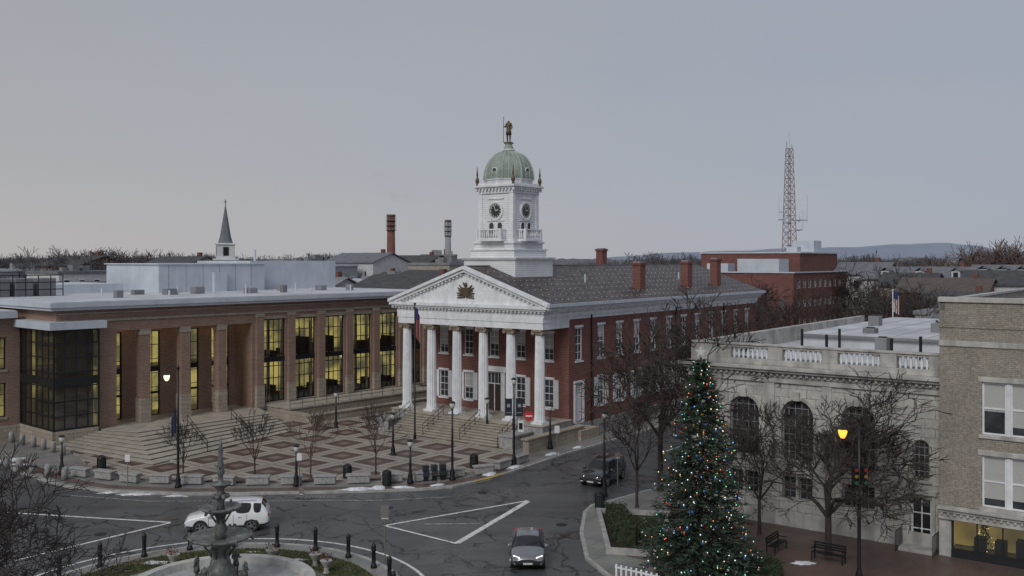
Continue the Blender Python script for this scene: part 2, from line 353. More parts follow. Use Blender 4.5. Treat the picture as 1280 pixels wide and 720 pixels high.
mp=nd(nt,'ShaderNodeMapping'); mp.inputs['Scale'].default_value=(1,1,4.0); nt.links.new(tc.outputs['Generated'],mp.inputs[0])
cl=ramp(nt,noisen(nt,1.7,7,mp.outputs[0],.55),.3,.7)
col=mixc(nt,mth(nt,'MULTIPLY',cl,.35),col,(.435,.44,.465))
glow=mth(nt,'MULTIPLY',mth(nt,'SUBTRACT',1.0,low),.5); col=mixc(nt,glow,col,warm)
bg2=nd(nt,'ShaderNodeBackground'); nt.links.new(col,bg2.inputs[0]); bg2.inputs[1].default_value=1.0
mx=nd(nt,'ShaderNodeMixShader'); mx.inputs[0].default_value=.92; nt.links.new(bg1.outputs[0],mx.inputs[1]); nt.links.new(bg2.outputs[0],mx.inputs[2]); nt.links.new(mx.outputs[0],out.inputs[0])
sl=bpy.data.lights.new('sun','SUN'); sl.energy=1.5; sl.angle=math.radians(25); sl.color=(1,.985,.96)
so=bpy.data.objects.new('sun',sl); scene.collection.objects.link(so)
d=Vector((math.cos(SEL)*math.sin(SAZ),math.cos(SEL)*math.cos(SAZ),math.sin(SEL))); so.rotation_euler=d.to_track_quat('Z','Y').to_euler(); so.location=(0,0,60)
cam=bpy.data.cameras.new('camera'); co=bpy.data.objects.new('camera',cam); scene.collection.objects.link(co); scene.camera=co
co.location=(0,0,16); co.rotation_euler=(math.radians(90),0,0); cam.lens=33.75; cam.sensor_width=36; cam.shift_y=-35/1280; cam.clip_end=20000; cam.clip_start=.5
def uv(u,v): return (.6*u-.8*v,.8*u+.6*v)
# ------------------------------------------------------------ ground, roads
mb=MB(GROUND); mb.poly([(-9000,-500,-.02),(9000,-500,-.02),(9000,12000,-.02),(-9000,12000,-.02)]); single('ground',mb)
mb=MB(ASPH); mb.poly([(-140,5,0),(60,5,0),(60,60,0),(20,100,0),(-60,100,0),(-140,150,0)])
mb.poly([uv(55,30)+(.004,),uv(900,30)+(.004,),uv(900,45)+(.004,),uv(55,45)+(.004,)]); single('road',mb)
kerbA=[(-40.5,75.9),(-36.8,72.0),(-33.4,69.1),(-30.9,67.3),(-28.1,66.2),(-22.6,65.3),(-18.6,65.4),(-10.5,66.0),(-6.5,66.6),(-4.2,67.4),(-1.7,69.8),(0,72.2),uv(66,43.8)]
blockA=kerbA+[uv(900,43.8),uv(900,500),(-120.5,135.9)]
kerbB=[uv(60,32),(6.6,63.4),(5.2,62.2),(4.6,60.5),(4.05,56),(4.0,51.2),(4.9,48.2),(8,44.6)]
blockB=[uv(900,32)]+kerbB+[(40,20.6),(90,-17),(500,200)]
def slab(name,pts,z,mat,zb=0): mb=MB(mat); mb.prism(pts,zb,z); return single(name,mb)
slab('sidewalk',blockA,.14,SIDEW); slab('sidewalk',blockB,.14,SIDEW)
def strip(mb,pts,wd,z0,z1,closed=False):
    n=len(pts); L=[]
    for i in range(n):
        a=Vector(pts[max(0,i-1)] if not closed else pts[i-1]); b=Vector(pts[min(n-1,i+1)] if not closed else pts[(i+1)%n]); t=(b-a).normalized(); nn=Vector((-t.y,t.x))*wd/2; p=Vector(pts[i]); L.append((p+nn,p-nn))
    for i in range(n-1 if not closed else n):
        a,b=L[i],L[(i+1)%n]
        mb.hexa([(*a[0],z0),(*b[0],z0),(*b[1],z0),(*a[1],z0),(*a[0],z1),(*b[0],z1),(*b[1],z1),(*a[1],z1)])
mb=MB(KERB); strip(mb,[(-120.5,135.9)]+kerbA+[uv(400,43.8)],.22,.002,.155); single('kerb',mb)
mb=MB(KERB); strip(mb,[uv(400,32)]+kerbB+[(40,20.6)],.22,.002,.155); single('kerb',mb)
slab('brick_sidewalk',[uv(44.8,26),uv(44.8,-8),uv(55.6,-8),uv(55.6,29)],.146,SIDEB,.1)
mb=MB(SIDEB); strip(mb,[(-39.6,76.3),(-36.0,72.7),(-32.8,69.9),(-30.4,68.2),(-27.9,67.1),(-22.6,66.2),(-18.6,66.2),(-10.5,66.8),(-6.8,67.4),(-4.7,68.1),(-2.3,70.3),(-.7,72.7)],.9,.1,.147); single('brick_kerb_band',mb)
mk=MB(PAINTW)
def line(mb,p,q,wd,z=.012):
    p=Vector(p);q=Vector(q);t=(q-p).normalized();n=Vector((-t.y,t.x))*wd/2
    mb.poly([(*(p+n),z),(*(q+n),z),(*(q-n),z),(*(p-n),z)])
line(mk,(-7.7,57.8),(1.06,63.8),.2); line(mk,(1.06,63.6),(-3.1,54.2),.38,.016); line(mk,(-7.7,57.8),(-3.1,54.1),.2,.02)
line(mk,(-33,61),(-20.8,58.5),.2); line(mk,(-20.8,58.4),(-26.5,51),.2,.016); line(mk,(-46,63.5),(-33,61),.2)
fd=MB(PAINTF)
line(fd,(-5.6,58.1),(-1.9,58.2),.2,.014); line(fd,(-30,65.2),(-24,63.6),.15,.014); line(fd,(-24,63.6),(-9,63.8),.15,.018); line(fd,(-9,63.8),(-4.2,64.8),.15,.014)
for i in range(40):
    a0=math.radians(18+i*4);a1=math.radians(18+i*4+4.02); c=(-14.3,44.5);r=10.6
    p=(c[0]+r*math.cos(a0),c[1]+r*math.sin(a0));q=(c[0]+r*math.cos(a1),c[1]+r*math.sin(a1)); line(mk,p,q,.18)
for i in range(14): line(mk,uv(72+i*9,37.9),uv(75+i*9,37.9),.14)
single('road_markings',mk); single('faded_road_markings',fd)
mb=MB(PAINTY); strip(mb,[(-2.6,68.9),(-1.7,69.8),(-.8,71)],.25,.15,.162)
single('yellow_kerb_paint',mb)
cu=bpy.data.curves.new('no_parking_text','FONT'); cu.body='NO PARKING'; cu.size=1.35
to=bpy.data.objects.new('road_text',cu); scene.collection.objects.link(to); to.location=(-14.6,64.5,.02); to.scale=(.36,.6,1); cu.materials.append(PAINTF)
MH=P0('manhole_iron',(.03,.028,.027),.6,.4)
for (x,y) in ((-17,60.8),(-2,66),(-24,56),(3,58),(-8,62)):
    mb=MB(MH); mb.cyl(x,y,.001,.012,.35,n=16); single('manhole_cover',mb)
# ------------------------------------------------------------ plaza
plz=[(-30.5,71.2),(-26.8,69.2),(-20,68.3),(-13.3,68.6),(-7,69.5),(-2.6,71.6),(0,75.5),uv(64.2,48),uv(71,66),uv(74,73),(-17,104),(-38,84),(-37,80)]
slab('plaza',plz,.25,PLAZA,.1)
# ------------------------------------------------------------ courthouse
g=G('courthouse',(0,0,0),ROTU)
bw=g.p('walls',BRICKR); tr=g.p('white_trim',WHITE); fr=g.p('window_frames',WHITE); gl=g.p('window_glass',GLASS); bl=g.p('window_blinds',BLIND); rf=g.p('roof',SLATE); st=g.p('stone_base',GRAN)
U0,U1,V0,V1=71.5,113.6,47.3,64.2
ops=[];PV=fV(V0)
us=[77.0+3.38*i for i in range(11)]
for u in us: ops.append((u-.62,u+.62,6.9,9.95)); ops.append((u-.62,u+.62,2.5,5.1))
ops.append((72.6,73.75,6.9,9.9)); ops.append((72.55,73.75,1.4,4.9))
wall(bw,PV,U0,U1,1.2,11,ops,.2)
for o in ops:
    win(fr,gl,PV,o,.16,2,4,.11,.045,bl,True)
    pbox(tr,PV,o[0]-.1,o[1]+.1,-.07,.1,o[2]-.16,o[2]); pbox(tr,PV,o[0]-.12,o[1]+.12,-.04,.1,o[3],o[3]+.2)
for u in us:
    for s in (-1,1):
        a=u+s*.94; pbox(g.p('shutters',WHITE),PV,a-.29,a+.29,-.05,-.004,2.45,5.12)
        for k in range(9): pbox(g.p('shutter_louvres',KERB),PV,a-.2,a+.2,-.056,-.051,2.65+k*.26,2.72+k*.26)
pbox(g.p('side_door',WHITE),PV,72.62,73.68,.08,.12,1.4,3.9)
pbox(tr,PV,72.3,72.54,-.08,.1,1.3,5.1); pbox(tr,PV,73.76,74.0,-.08,.1,1.3,5.1)
pbox(st,PV,U0-.06,U1,-.1,.0,0,1.2)
pbox(tr,PV,U0,U1,-.03,0,10.7,11.02)
for u in (75.2,92,104): pbox(g.p('downspouts',BLACK),PV,u-.06,u+.06,-.14,-.03,.2,11.2)
PF=fU(U0); ops=[]
vs=[49.5,52.65,55.75,58.85,62.0]
for v in vs:
    ops.append((v-.55,v+.55,6.9,9.4))
    if abs(v-55.75)>.1: ops.append((v-.55,v+.55,2.6,5.2))
ops.append((54.9,56.6,1.85,5.4))
wall(bw,PF,V0,V1,1.2,11,ops,.2)
for o in ops[:-1]:
    win(fr,gl,PF,o,.16,2,4,.09,.035,bl,True); pbox(tr,PF,o[0]-.1,o[1]+.1,-.07,.1,o[2]-.16,o[2]); pbox(tr,PF,o[0]-.12,o[1]+.12,-.04,.1,o[3],o[3]+.2)
    if o[2]<5:
        for s in (-1,1):
            a=(o[0]+o[1])/2+s*.85; pbox(g.p('shutters',WHITE),PF,a-.27,a+.27,-.05,-.004,2.6,5.2)
o=ops[-1]; pbox(g.p('front_door',DOORM),PF,o[0],o[1],.12,.16,o[2],4.3); win(fr,gl,PF,(o[0],o[1],4.3,5.4),.16,4,1)
pbox(tr,PF,54.4,54.86,-.12,.05,1.8,5.5); pbox(tr,PF,56.64,57.1,-.12,.05,1.8,5.5); pbox(tr,PF,54.2,57.3,-.25,.05,5.5,6.0); pbox(fr,PF,55.71,55.79,.08,.115,1.85,4.3)
bw.poly([(U0,V1,0),(U1,V1,0),(U1,V1,11),(U0,V1,11)]); bw.poly([(U1,V0,0),(U1,V1,0),(U1,V1,11),(U1,V0,11)])
bw.poly([(U1,V0,11),(U1,V1,11),(U1,(V0+V1)/2,15)])
VC=55.75
st.box(66.9,U0,46.9,64.6,.1,1.75); g.p('portico_floor',STEPM).box(66.8,U0-.02,46.85,64.65,1.75,1.82)
for i in range(9):
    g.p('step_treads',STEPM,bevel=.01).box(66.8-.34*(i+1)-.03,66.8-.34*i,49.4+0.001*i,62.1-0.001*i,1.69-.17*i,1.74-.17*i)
    g.p('step_risers',RISERSHADE).box(66.8-.34*(i+1),66.8-.34*i-.001,49.42+0.001*i,62.08-0.001*i,.1,1.688-.17*i)
for v in (48.6,62.9): st.box(63.9,66.85,v-.7,v+.7,.1,1.2); st.box(63.8,66.85,v-.8,v+.8,1.2,1.35)
for v in (49.45,53.6,57.9,62.05):
    for k in range(5):
        x=66.7-k*.7; z=1.75-k*.34; g.p('stair_railing',BLACK).tube((x,v,z-.2),(x,v,z+.95),.025)
    for dz in (.95,.5): g.p('stair_railing',BLACK).tube((66.7,v,1.75+dz),(63.9,v,.39+dz),.025)
cl_=g.p('columns',WHITE); ca=g.p('capitals',M('capital_stone',(.30,.25,.19),(.2,.165,.13),scale=6))
for i in range(6):
    v=47.95+i*3.12; u=67.95
    prof=[(.47,2.1),(.49,2.3),(.46,2.5),(.46,5),(.44,7),(.40,9.45)]
    cl_.lathe(u,v,prof,32,0,.13); cl_.cbox(u,v,1.15,1.15,1.82,1.98); cl_.lathe(u,v,[(.56,1.98),(.58,2.05),(.5,2.1),(.53,2.16),(.48,2.2)],24)
    ca.lathe(u,v,[(.41,9.45),(.46,9.5),(.43,9.56),(.5,9.72)],20); ca.cbox(u,v,1.1,1.0,9.82,9.98)
    for s in (-1,1): ca.tube((u-.48,v+s*.46,9.68),(u+.48,v+s*.46,9.68),.17,n=12)
    ca.box(u-.45,u+.45,v-.46,v+.46,9.7,9.82)
tr.box(67.4,68.5,47.25,64.25,9.98,10.55); tr.box(67.34,68.52,47.2,64.3,10.55,11.0)
for va,vb in ((47.25,48.35),(63.15,64.25)): tr.box(68.52,U0+.0,va,vb,9.98,10.99)
g.p('portico_ceiling',WHITE).box(68.5,U0-.01,48.36,63.14,10.1,10.2)
tr.box(67.36,U1+.1,47.14,64.36,11.0,11.42)
tr.box(67.0,U1+.3,46.75,64.75,11.58,11.75); tr.box(66.85,U1+.45,46.55,64.95,11.75,12.02)
dn=g.p('dentils',WHITE)
v=46.95
while v<64.6: dn.box(67.1,67.36,v,v+.22,11.42,11.58); v+=.42
u=67.4
while u<U1: dn.box(u,u+.24,46.88,47.14,11.42,11.58); u+=.5
tr.box(67.3,U1,47.0,64.5,11.42,11.575)
tr.poly([(67.35,47.0,12.0),(67.35,64.5,12.0),(67.35,VC,14.85)])
for s in (-1,1):
    e=VC+s*9.35
    for (x0,x1,dz0,dz1) in ((66.8,67.36,-.02,.26),(67.0,67.36,-.3,-.02)):
        tr.hexa([(x0,e,12.0+dz0),(x1,e,12.0+dz0),(x1,VC,15.2+dz0),(x0,VC,15.2+dz0),(x0,e,12.0+dz1),(x1,e,12.0+dz1),(x1,VC,15.2+dz1),(x0,VC,15.2+dz1)])
    for k in range(1,21):
        t=k/21; y=e+(VC-e)*t; z=12+3.2*t-.42; dn.box(67.1,67.34,y-.1,y+.1,z-.06,z+.12)
for s in (-1,1):
    e=VC+s*9.4; rf.hexa([(67.37,e,12.02),(114.1,e,12.02),(114.1,VC,15.25),(67.37,VC,15.25),(67.37,e,12.2),(114.1,e,12.2),(114.1,VC,15.46),(67.37,VC,15.46)])
g.p('gutter',METALP).box(66.9,114.1,46.22,46.4,11.95,12.22)
g.p('ridge_cap',ROOFG).box(67.3,114.1,VC-.12,VC+.12,15.44,15.52)
sg=g.p('snow_guards',METALP)
for r in range(7):
    y=47.2+r*1.15; z=12.2+(y-46.35)*.3468
    for k in range(48): sg.box(68.5+k*.94+(r%2)*.47,68.56+k*.94+(r%2)*.47,y,y+.08,z,z+.07)
for k in range(3): sg.cyl(80+k*10,51,13.6,14.6,.09)
cr=g.p('crest',GOLD); x=67.22
cr.hexa([(x,VC-.45,13.5),(x,VC+.45,13.5),(x,VC+.3,12.7),(x,VC-.3,12.7),(x+.12,VC-.45,13.5),(x+.12,VC+.45,13.5),(x+.12,VC+.3,12.7),(x+.12,VC-.3,12.7)])
for s in (-1,1):
    for k in range(5): cr.tube((x+.06,VC+s*.35,12.8+k*.14),(x+.06,VC+s*(.95-.05*k+.15*(k%2)),12.75+k*.24),.09,.05)
    cr.tube((x+.06,VC+s*.1,12.62),(x+.06,VC+s*1.0,12.55),.08,.05)
cr.ball((x+.05,VC,13.75),.2); cr.tube((x+.05,VC,13.6),(x+.05,VC+.3,13.95),.08,.05)
ch=g.p('chimneys',BRICKR)
for (u,v,zt) in ((87,48.9,15.5),(97.8,48.9,15.6),(105.3,48.9,15.9),(101,62,17.1)):
    ch.box(u-.55,u+.55,v-.45,v+.45,12.3,zt); ch.box(u-.65,u+.65,v-.55,v+.55,zt,zt+.25); st.box(u-.5,u+.5,v-.4,v+.4,zt+.25,zt+.35)
# tower
cp=g.p('tower_walls',CLAP); tt=g.p('tower_trim',WHITE,bevel=.015); TX,TY=73.8,VC
def sq(mb,w_,z0,z1): mb.cbox(TX,TY,w_,w_,z0,z1)
sq(cp,6.1,13,16.0); sq(tt,6.4,16.0,16.12); sq(tt,6.6,16.12,16.27); sq(cp,5.2,16.27,16.9); sq(tt,5.45,16.9,17.05); sq(cp,4.7,17.05,17.55); sq(tt,4.95,17.55,17.75)
sq(cp,4.0,17.75,22.3); sq(tt,4.25,22.3,22.5); sq(tt,4.6,22.75,22.9); sq(tt,4.9,22.9,23.1); sq(tt,4.2,22.5,22.75); sq(tt,4.35,23.1,23.3)
for k in range(12):
    o=-2.2+k*.4
    for s in (-1,1): tt.cbox(TX+o,TY+s*2.22,.16,.24,22.55,22.74); tt.cbox(TX+s*2.22,TY+o,.24,.16,22.55,22.74)
for sx in (-1,1):
    for sy in (-1,1):
        tt.cbox(TX+sx*1.85,TY+sy*1.85,.46,.46,17.75,22.3)
        g.p('urns',BRONZE,True).lathe(TX+sx*2.15,TY+sy*2.15,[(.16,23.1),(.1,23.25),(.2,23.5),(.17,23.75),(.06,23.95),(.1,24.1),(.02,24.9)],10)
cf=g.p('clock_faces',P0('clock_dial',(.035,.035,.038),.3)); cm=g.p('clock_marks',P0('clock_gilt',(.55,.55,.5),.4)); lo=g.p('tower_louvres',P0('louvre_dark',(.05,.052,.055),.7))
for k in range(4):
    a=k*math.pi/2; n=Vector((math.cos(a),math.sin(a),0)); t=Vector((-n.y,n.x,0)); C=Vector((TX,TY,0))
    def T(o,a_,z,n=n,t=t,C=C): p=C+n*o+t*a_; return (p.x,p.y,z)
    def tb(mb,o0,o1,a0,a1,z0,z1): mb.hexa([T(o0,a0,z0),T(o1,a0,z0),T(o1,a1,z0),T(o0,a1,z0),T(o0,a0,z1),T(o1,a0,z1),T(o1,a1,z1),T(o0,a1,z1)])
    cz=20.65
    def ring(mb,r0,r1,o0,o1,N=24):
        for i in range(N):
            A,B=2*math.pi*i/N,2*math.pi*(i+1)/N
            q=[(r0*math.cos(A),r0*math.sin(A)),(r1*math.cos(A),r1*math.sin(A)),(r1*math.cos(B),r1*math.sin(B)),(r0*math.cos(B),r0*math.sin(B))]
            mb.hexa([T(o0,x_,cz+z_) for x_,z_ in q]+[T(o1,x_,cz+z_) for x_,z_ in q])
    cf.poly([T(2.05,.72*math.cos(2*math.pi*i/24),cz+.72*math.sin(2*math.pi*i/24)) for i in range(24)])
    ring(tt,.72,.9,2.0,2.14); ring(cm,.62,.68,2.05,2.07)
    for i in range(12):
        A=2*math.pi*i/12; cm.hexa([T(oo,r*math.cos(A)+q*math.sin(A)*.04,cz+r*math.sin(A)-q*math.cos(A)*.04) for oo in (2.05,2.07) for (r,q) in ((.48,-1),(.6,-1),(.6,1),(.48,1))])
    for (A,L,wd) in ((1.9,.5,.03),(.3,.34,.045)): cm.hexa([T(oo,r*math.cos(A)+q*math.sin(A)*wd,cz+r*math.sin(A)-q*math.cos(A)*wd) for oo in (2.07,2.09) for (r,q) in ((0,-1),(L,-1),(L,1),(0,1))])
    for s in (-.5,.5):
        pt=arcpts(s-.27,s+.27,19.55,8); lo.poly([T(2.02,s-.27,18.2),T(2.02,s+.27,18.2)]+[T(2.02,x_,z_) for x_,z_ in reversed(pt)])
        for j in range(len(pt)-1):
            tt.hexa([T(oo,s+(x_-s)*f_,19.28+(z_-19.28)*f_) for oo in (2.0,2.08) for (x_,z_,f_) in ((*pt[j],1),(*pt[j],1.3),(*pt[j+1],1.3),(*pt[j+1],1))])
        tb(tt,2.0,2.08,s-.35,s-.27,18.1,19.28); tb(tt,2.0,2.08,s+.27,s+.35,18.1,19.28)
    tb(tt,2.0,2.09,-.95,.95,21.75,21.87); tb(tt,2.0,2.1,-1.0,1.0,19.68,19.76)
    tb(tt,2.02,3.05,-1.35,1.35,17.76,17.95)
    for s in (-1,1): tb(tt,2.78,3.02,s*1.2-.13,s*1.2+.13,17.95,18.95); tb(tt,2.05,2.78,s*1.2-.06,s*1.2+.06,18.8,18.9)
    tb(tt,2.8,3.0,-1.07,1.07,18.78,18.92); tb(tt,2.8,3.0,-1.07,1.07,17.95,18.05)
    for i in range(8):
        p=T(2.9,-.93+i*.265,0); tt.lathe(p[0],p[1],[(.05,18.05),(.09,18.3),(.05,18.6),(.06,18.78)],6)
    for s in (-1,1):
        for i in range(3): p=T(2.2+i*.22,s*1.2,0); tt.lathe(p[0],p[1],[(.05,17.95),(.08,18.3),(.05,18.6),(.06,18.8)],6)
dm=g.p('dome',COPPER); ri=g.p('dome_ribs',M('copper_rib',(.42,.46,.41),(.32,.36,.32),scale=2))
tt.lathe(TX,TY,[(2.35,23.3),(2.4,23.55),(2.5,23.6),(2.5,23.7)],8,math.pi/8)
prof=[(2.38*math.cos(t)**.85+.12,23.7+2.75*math.sin(t)) for t in [math.pi/2*i/10*.93 for i in range(11)]]
dm.lathe(TX,TY,prof,8,math.pi/8)
for i in range(8):
    for sub,rr in ((0,.07),(1,.04),(2,.04)):
        a=math.pi/8+i*math.pi/4+ sub*math.pi/12
        k_=1 if sub==0 else math.cos(math.pi/8)/math.cos(abs(math.pi/8-sub*math.pi/12))
        for j in range(10):
            r0,z0=prof[j]; r1,z1=prof[j+1]; ri.tube((TX+r0*k_*math.cos(a),TY+r0*k_*math.sin(a),z0),(TX+r1*k_*math.cos(a),TY+r1*k_*math.sin(a),z1),rr,n=5)
for k in range(4):
    a=k*math.pi/2; cx,cy=TX+2.12*math.cos(a),TY+2.12*math.sin(a)
    lo.tube((cx,cy,24.45),(cx+.12*math.cos(a),cy+.12*math.sin(a),24.45),.24,n=14)
    for q in range(10):
        A=2*math.pi*q/10; t=Vector((-math.sin(a),math.cos(a),0)); B=A+.63
        c0=Vector((cx+.1*math.cos(a),cy+.1*math.sin(a),24.45))
        tt.tube(c0+t*.3*math.cos(A)+Vector((0,0,.3*math.sin(A))),c0+t*.3*math.cos(B)+Vector((0,0,.3*math.sin(B))),.06)
tt.lathe(TX,TY,[(.55,26.3),(.5,26.45),(.62,26.55),(.62,26.65)],12); dm.lathe(TX,TY,[(.5,26.65),(.42,26.9),(.32,27.1),(.36,27.2)],12)
g.done()
def figure(name,loc,rot,h,mat,arms='staff'):
    V=[(0,0,.53),(0,0,.66),(0,.0,.8),(0,0,.87),(0,.01,.95),(.055,0,.5),(.06,.01,.27),(.06,0,.03),(.06,.06,.01),(-.055,0,.5),(-.065,-.01,.27),(-.065,0,.03),(-.065,.06,.01),
       (.11,0,.81),(.15,.02,.65),(.19,.10,.72),(-.11,0,.81),(-.16,-.02,.65),(-.13,.08,.54)]
    E=[(0,1),(1,2),(2,3),(3,4),(0,5),(5,6),(6,7),(7,8),(0,9),(9,10),(10,11),(11,12),(2,13),(13,14),(14,15),(2,16),(16,17),(17,18)]
    Rr=[.085,.08,.09,.04,.055,.065,.045,.03,.025,.065,.045,.03,.025,.045,.035,.025,.045,.035,.025]
    me=bpy.data.meshes.new(name); me.from_pydata([(x*h,y*h,z*h) for x,y,z in V],E,[]); o=bpy.data.objects.new('figure',me); scene.collection.objects.link(o)
    sk=o.modifiers.new('s','SKIN')
    for i,r in enumerate(Rr): me.skin_vertices[0].data[i].radius=(r*h,r*h)
    me.skin_vertices[0].data[0].use_root=True
    ss=o.modifiers.new('ss','SUBSURF'); ss.levels=1; ss.render_levels=1; me.materials.append(mat)
    gg=G(name,loc,rot); o.parent=gg.e
    c=gg.p('coat',mat,True); c.lathe(0,0,[(.13*h,.34*h),(.11*h,.5*h),(.085*h,.6*h),(.1*h,.72*h),(.09*h,.8*h),(.05*h,.84*h)],10)
    if arms=='staff': gg.p('staff',mat).tube((.19*h,.12*h,0),(.19*h,.10*h,1.12*h),.012*h)
    gg.p('plinth',mat).cbox(0,0,.3*h,.3*h,-.05*h,.02*h)
    return gg.done()
sx,sy=uv(73.8,55.75)
figure('rooftop_statue',(sx,sy,27.3),math.radians(150),2.25,BRONZE)
# ------------------------------------------------------------ annex (judicial building)
g=G('judicial_building',(-38.7,81.5,0),ROTA)
bw=g.p('brick_walls',BRICKA); ws=g.p('stone_trim',BSTONE); wt=g.p('cornice',METALP); fr=g.p('window_frames',DFRAME); gl=g.p('window_glass',CLEAR); inn=g.p('interior_walls',LITIN2); sb=g.p('interior_slabs',STEPM)
PV=fV(0); ZL=1.2
wc=[22.0+3.83*i for i in range(6)]
ops=[(c-1.3,c+1.3,ZL+.35,10.0) for c in wc]
wall(bw,PV,19.3,44,ZL,11.7,ops,.35)
for o in ops: 
    win(fr,gl,PV,o,.3,4,7,.12,.08); pbox(fr,PV,o[0],o[1],.15,.28,5.6,6.1); pbox(ws,PV,o[0]-.1,o[1]+.1,-.08,.3,o[2]-.25,o[2]-.002); pbox(ws,PV,o[0]-.15,o[1]+.15,-.05,.1,o[3],o[3]+.3)
    for zz in (3.2,8.1): pbox(fr,PV,(o[0]+o[1])/2-.65,(o[0]+o[1])/2-.58,.2,.3,zz-.9,zz+.9)
for i in range(7):
    c=20.08+3.83*i; pbox(bw,PV,c-.42,c+.42,-.3,0,3.4,10.3); pbox(ws,PV,c-.47,c+.47,-.36,0,ZL,3.4); pbox(ws,PV,c-.46,c+.46,-.35,0,10.3,10.6)
pbox(ws,PV,-0.1,44,-.12,-.0,10.62,10.85); pbox(ws,PV,-0.1,44,-.06,-.0,11.3,11.42)
PR=fV(3.0)
ops=[(5.6,7.3,ZL,9.3),(8.9,11.1,ZL,9.3),(12.8,15.2,ZL,9.3),(16.6,18.6,ZL,9.3)]
wall(bw,PR,4.0,19.3,ZL,10,ops,.3)
for o in ops: win(fr,gl,PR,o,.25,3,6,.1,.06); pbox(fr,PR,o[0],o[1],.1,.24,5.4,5.9); pbox(fr,PR,o[0],o[1],.1,.24,3.3,3.5)
bw.poly([(19.3,0,ZL),(19.3,3,ZL),(19.3,3,11),(19.3,0,11)])
wall(bw,PV,-.0,5.3,0,11.7,[],.2); bw.poly([(5.3,0,ZL),(5.3,3,ZL),(5.3,3,10),(5.3,0,10)])
bw.box(5.3,19.3,.001,.9,9.7,11.7)
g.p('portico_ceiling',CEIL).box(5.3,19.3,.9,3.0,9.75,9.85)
for c in (8.0,12.0,15.9):
    bw.box(c-.45,c+.45,-.1,.8,3.4,9.2); ws.box(c-.5,c+.5,-.15,.85,ZL,3.4); ws.box(c-.5,c+.5,-.15,.85,9.2,9.7)
for c in (6.6,10,14,17.6): g.p('portico_lamps',LAMPE).cbox(c,1.9,.35,.35,9.68,9.74)
bw.poly([(0,0,0),(0,28,0),(0,28,11.7),(0,0,11.7)])
wt.box(-.7,44,-.7,28,11.7,11.95); wt.box(-.85,44,-.85,28,11.95,12.35)
g.p('roof',ROOFW).box(-.5,44,-.5,28,12.36,12.42)
bw.poly([(44,0,0),(44,28,0),(44,28,11.7),(44,0,11.7)])
inn.box(5.3,44,6.5,6.6,ZL,10.2)
sb.box(5.4,43.9,3.6,6.5,5.5,5.9); sb.box(19.4,43.9,1.2,3.6,5.5,5.9); sb.box(5.4,43.9,.6,6.5,ZL-.1,ZL+.02); sb.box(19.4,43.9,.6,6.5,10.05,10.15)
for i in range(12):
    x=20.5+i*2
    g.p('interior_columns',WHITE).cyl(x+U(-.4,.4),U(2,4),ZL,10,.18,n=8)
    g.p('interior_furniture',DARKIN).box(x,x+U(.5,1.4),U(1.5,2.5),U(3,4),ZL,ZL+U(.7,1.9)); g.p('interior_furniture',DARKIN).box(x+.3,x+U(.7,1.6),U(1.5,2.2),U(3,4),5.9,5.9+U(.6,1.9))
for i in range(10):
    for z in (9.95,5.42): g.p('ceiling_lamps',LAMPE).box(20.6+i*2.35,21.0+i*2.35,2.2,2.9,z,z+.05)
ld=g.p('step_treads',STEPM,bevel=.01); lr_=g.p('step_risers',RISERSHADE)
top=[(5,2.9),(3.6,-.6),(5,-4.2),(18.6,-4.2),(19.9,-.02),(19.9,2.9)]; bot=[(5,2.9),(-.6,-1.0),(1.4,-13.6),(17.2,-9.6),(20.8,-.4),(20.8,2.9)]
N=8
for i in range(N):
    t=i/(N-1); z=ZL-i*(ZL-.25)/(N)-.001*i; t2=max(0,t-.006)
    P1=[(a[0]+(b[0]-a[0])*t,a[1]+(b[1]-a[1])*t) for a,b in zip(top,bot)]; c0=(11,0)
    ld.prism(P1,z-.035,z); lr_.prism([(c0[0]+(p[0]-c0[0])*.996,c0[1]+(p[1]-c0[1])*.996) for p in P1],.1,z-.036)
for f in (.35,.68):
    for i in range(2):
        a=(5+13.6*f,-4.2); b=(1.4+15.8*f,-13.6+4*f)
        g.p('stair_railing',BLACK).tube((a[0],a[1],ZL+.9-.4*i),(b[0],b[1],.25+.9-.4*i),.03)
    for k in range(5):
        t=k/4; g.p('stair_railing',BLACK).tube((a[0]+(b[0]-a[0])*t,a[1]+(b[1]-a[1])*t,.25),(a[0]+(b[0]-a[0])*t,a[1]+(b[1]-a[1])*t,ZL+.9-t*(ZL-.25)),.03)
ws.box(20.9,41,-4.2,-.05,.1,1.25); g.p('terrace_coping',STEPM).box(20.8,41,-4.3,-.02,1.25,1.4)
ws.box(20.9,40,-7.4,-7.1,.1,.95); ws.box(20.9,21.3,-7.1,-4.2,.1,1.1); g.p('terrace_coping',STEPM).box(20.8,40,-7.5,-7.0,.95,1.08)
for z in (1.8,2.15): g.p('terrace_railing',BLACK).tube((20.9,-4.1,z),(41,-4.1,z),.025)
for i in range(14): g.p('terrace_railing',BLACK).tube((20.9+i*1.5,-4.1,1.4),(20.9+i*1.5,-4.1,2.15),.025)
PB=fV(-.6); PBL=fU(-.5); in3=g.p('bay_interior_walls',LITIN3)
for (P_,a0,a1,nx) in ((PB,-.5,3.5,4),(PBL,-.6,6.3,6)):
    o=(a0,a1,1.5,10.1); win(fr,gl,P_,o,.1,nx,7,.16,.1); pbox(ws,P_,a0,a1,0,.2,0,1.5)
    pbox(fr,P_,a0+.1,a1-.1,.0,.09,5.3,6.0)
fr.box(3.35,3.5,-.6,0,0,10.1)
wt.box(-1.0,3.9,-1.1,6.3,10.1,10.75); in3.box(3.2,3.3,-.4,0,1.5,10); in3.box(-.2,-.1+3.2,4.2,4.3,1.5,10); sb.box(-.3,3.2,.4,6,5.45,5.85); sb.box(-.3,3.2,-.3,6,1.3,1.5)
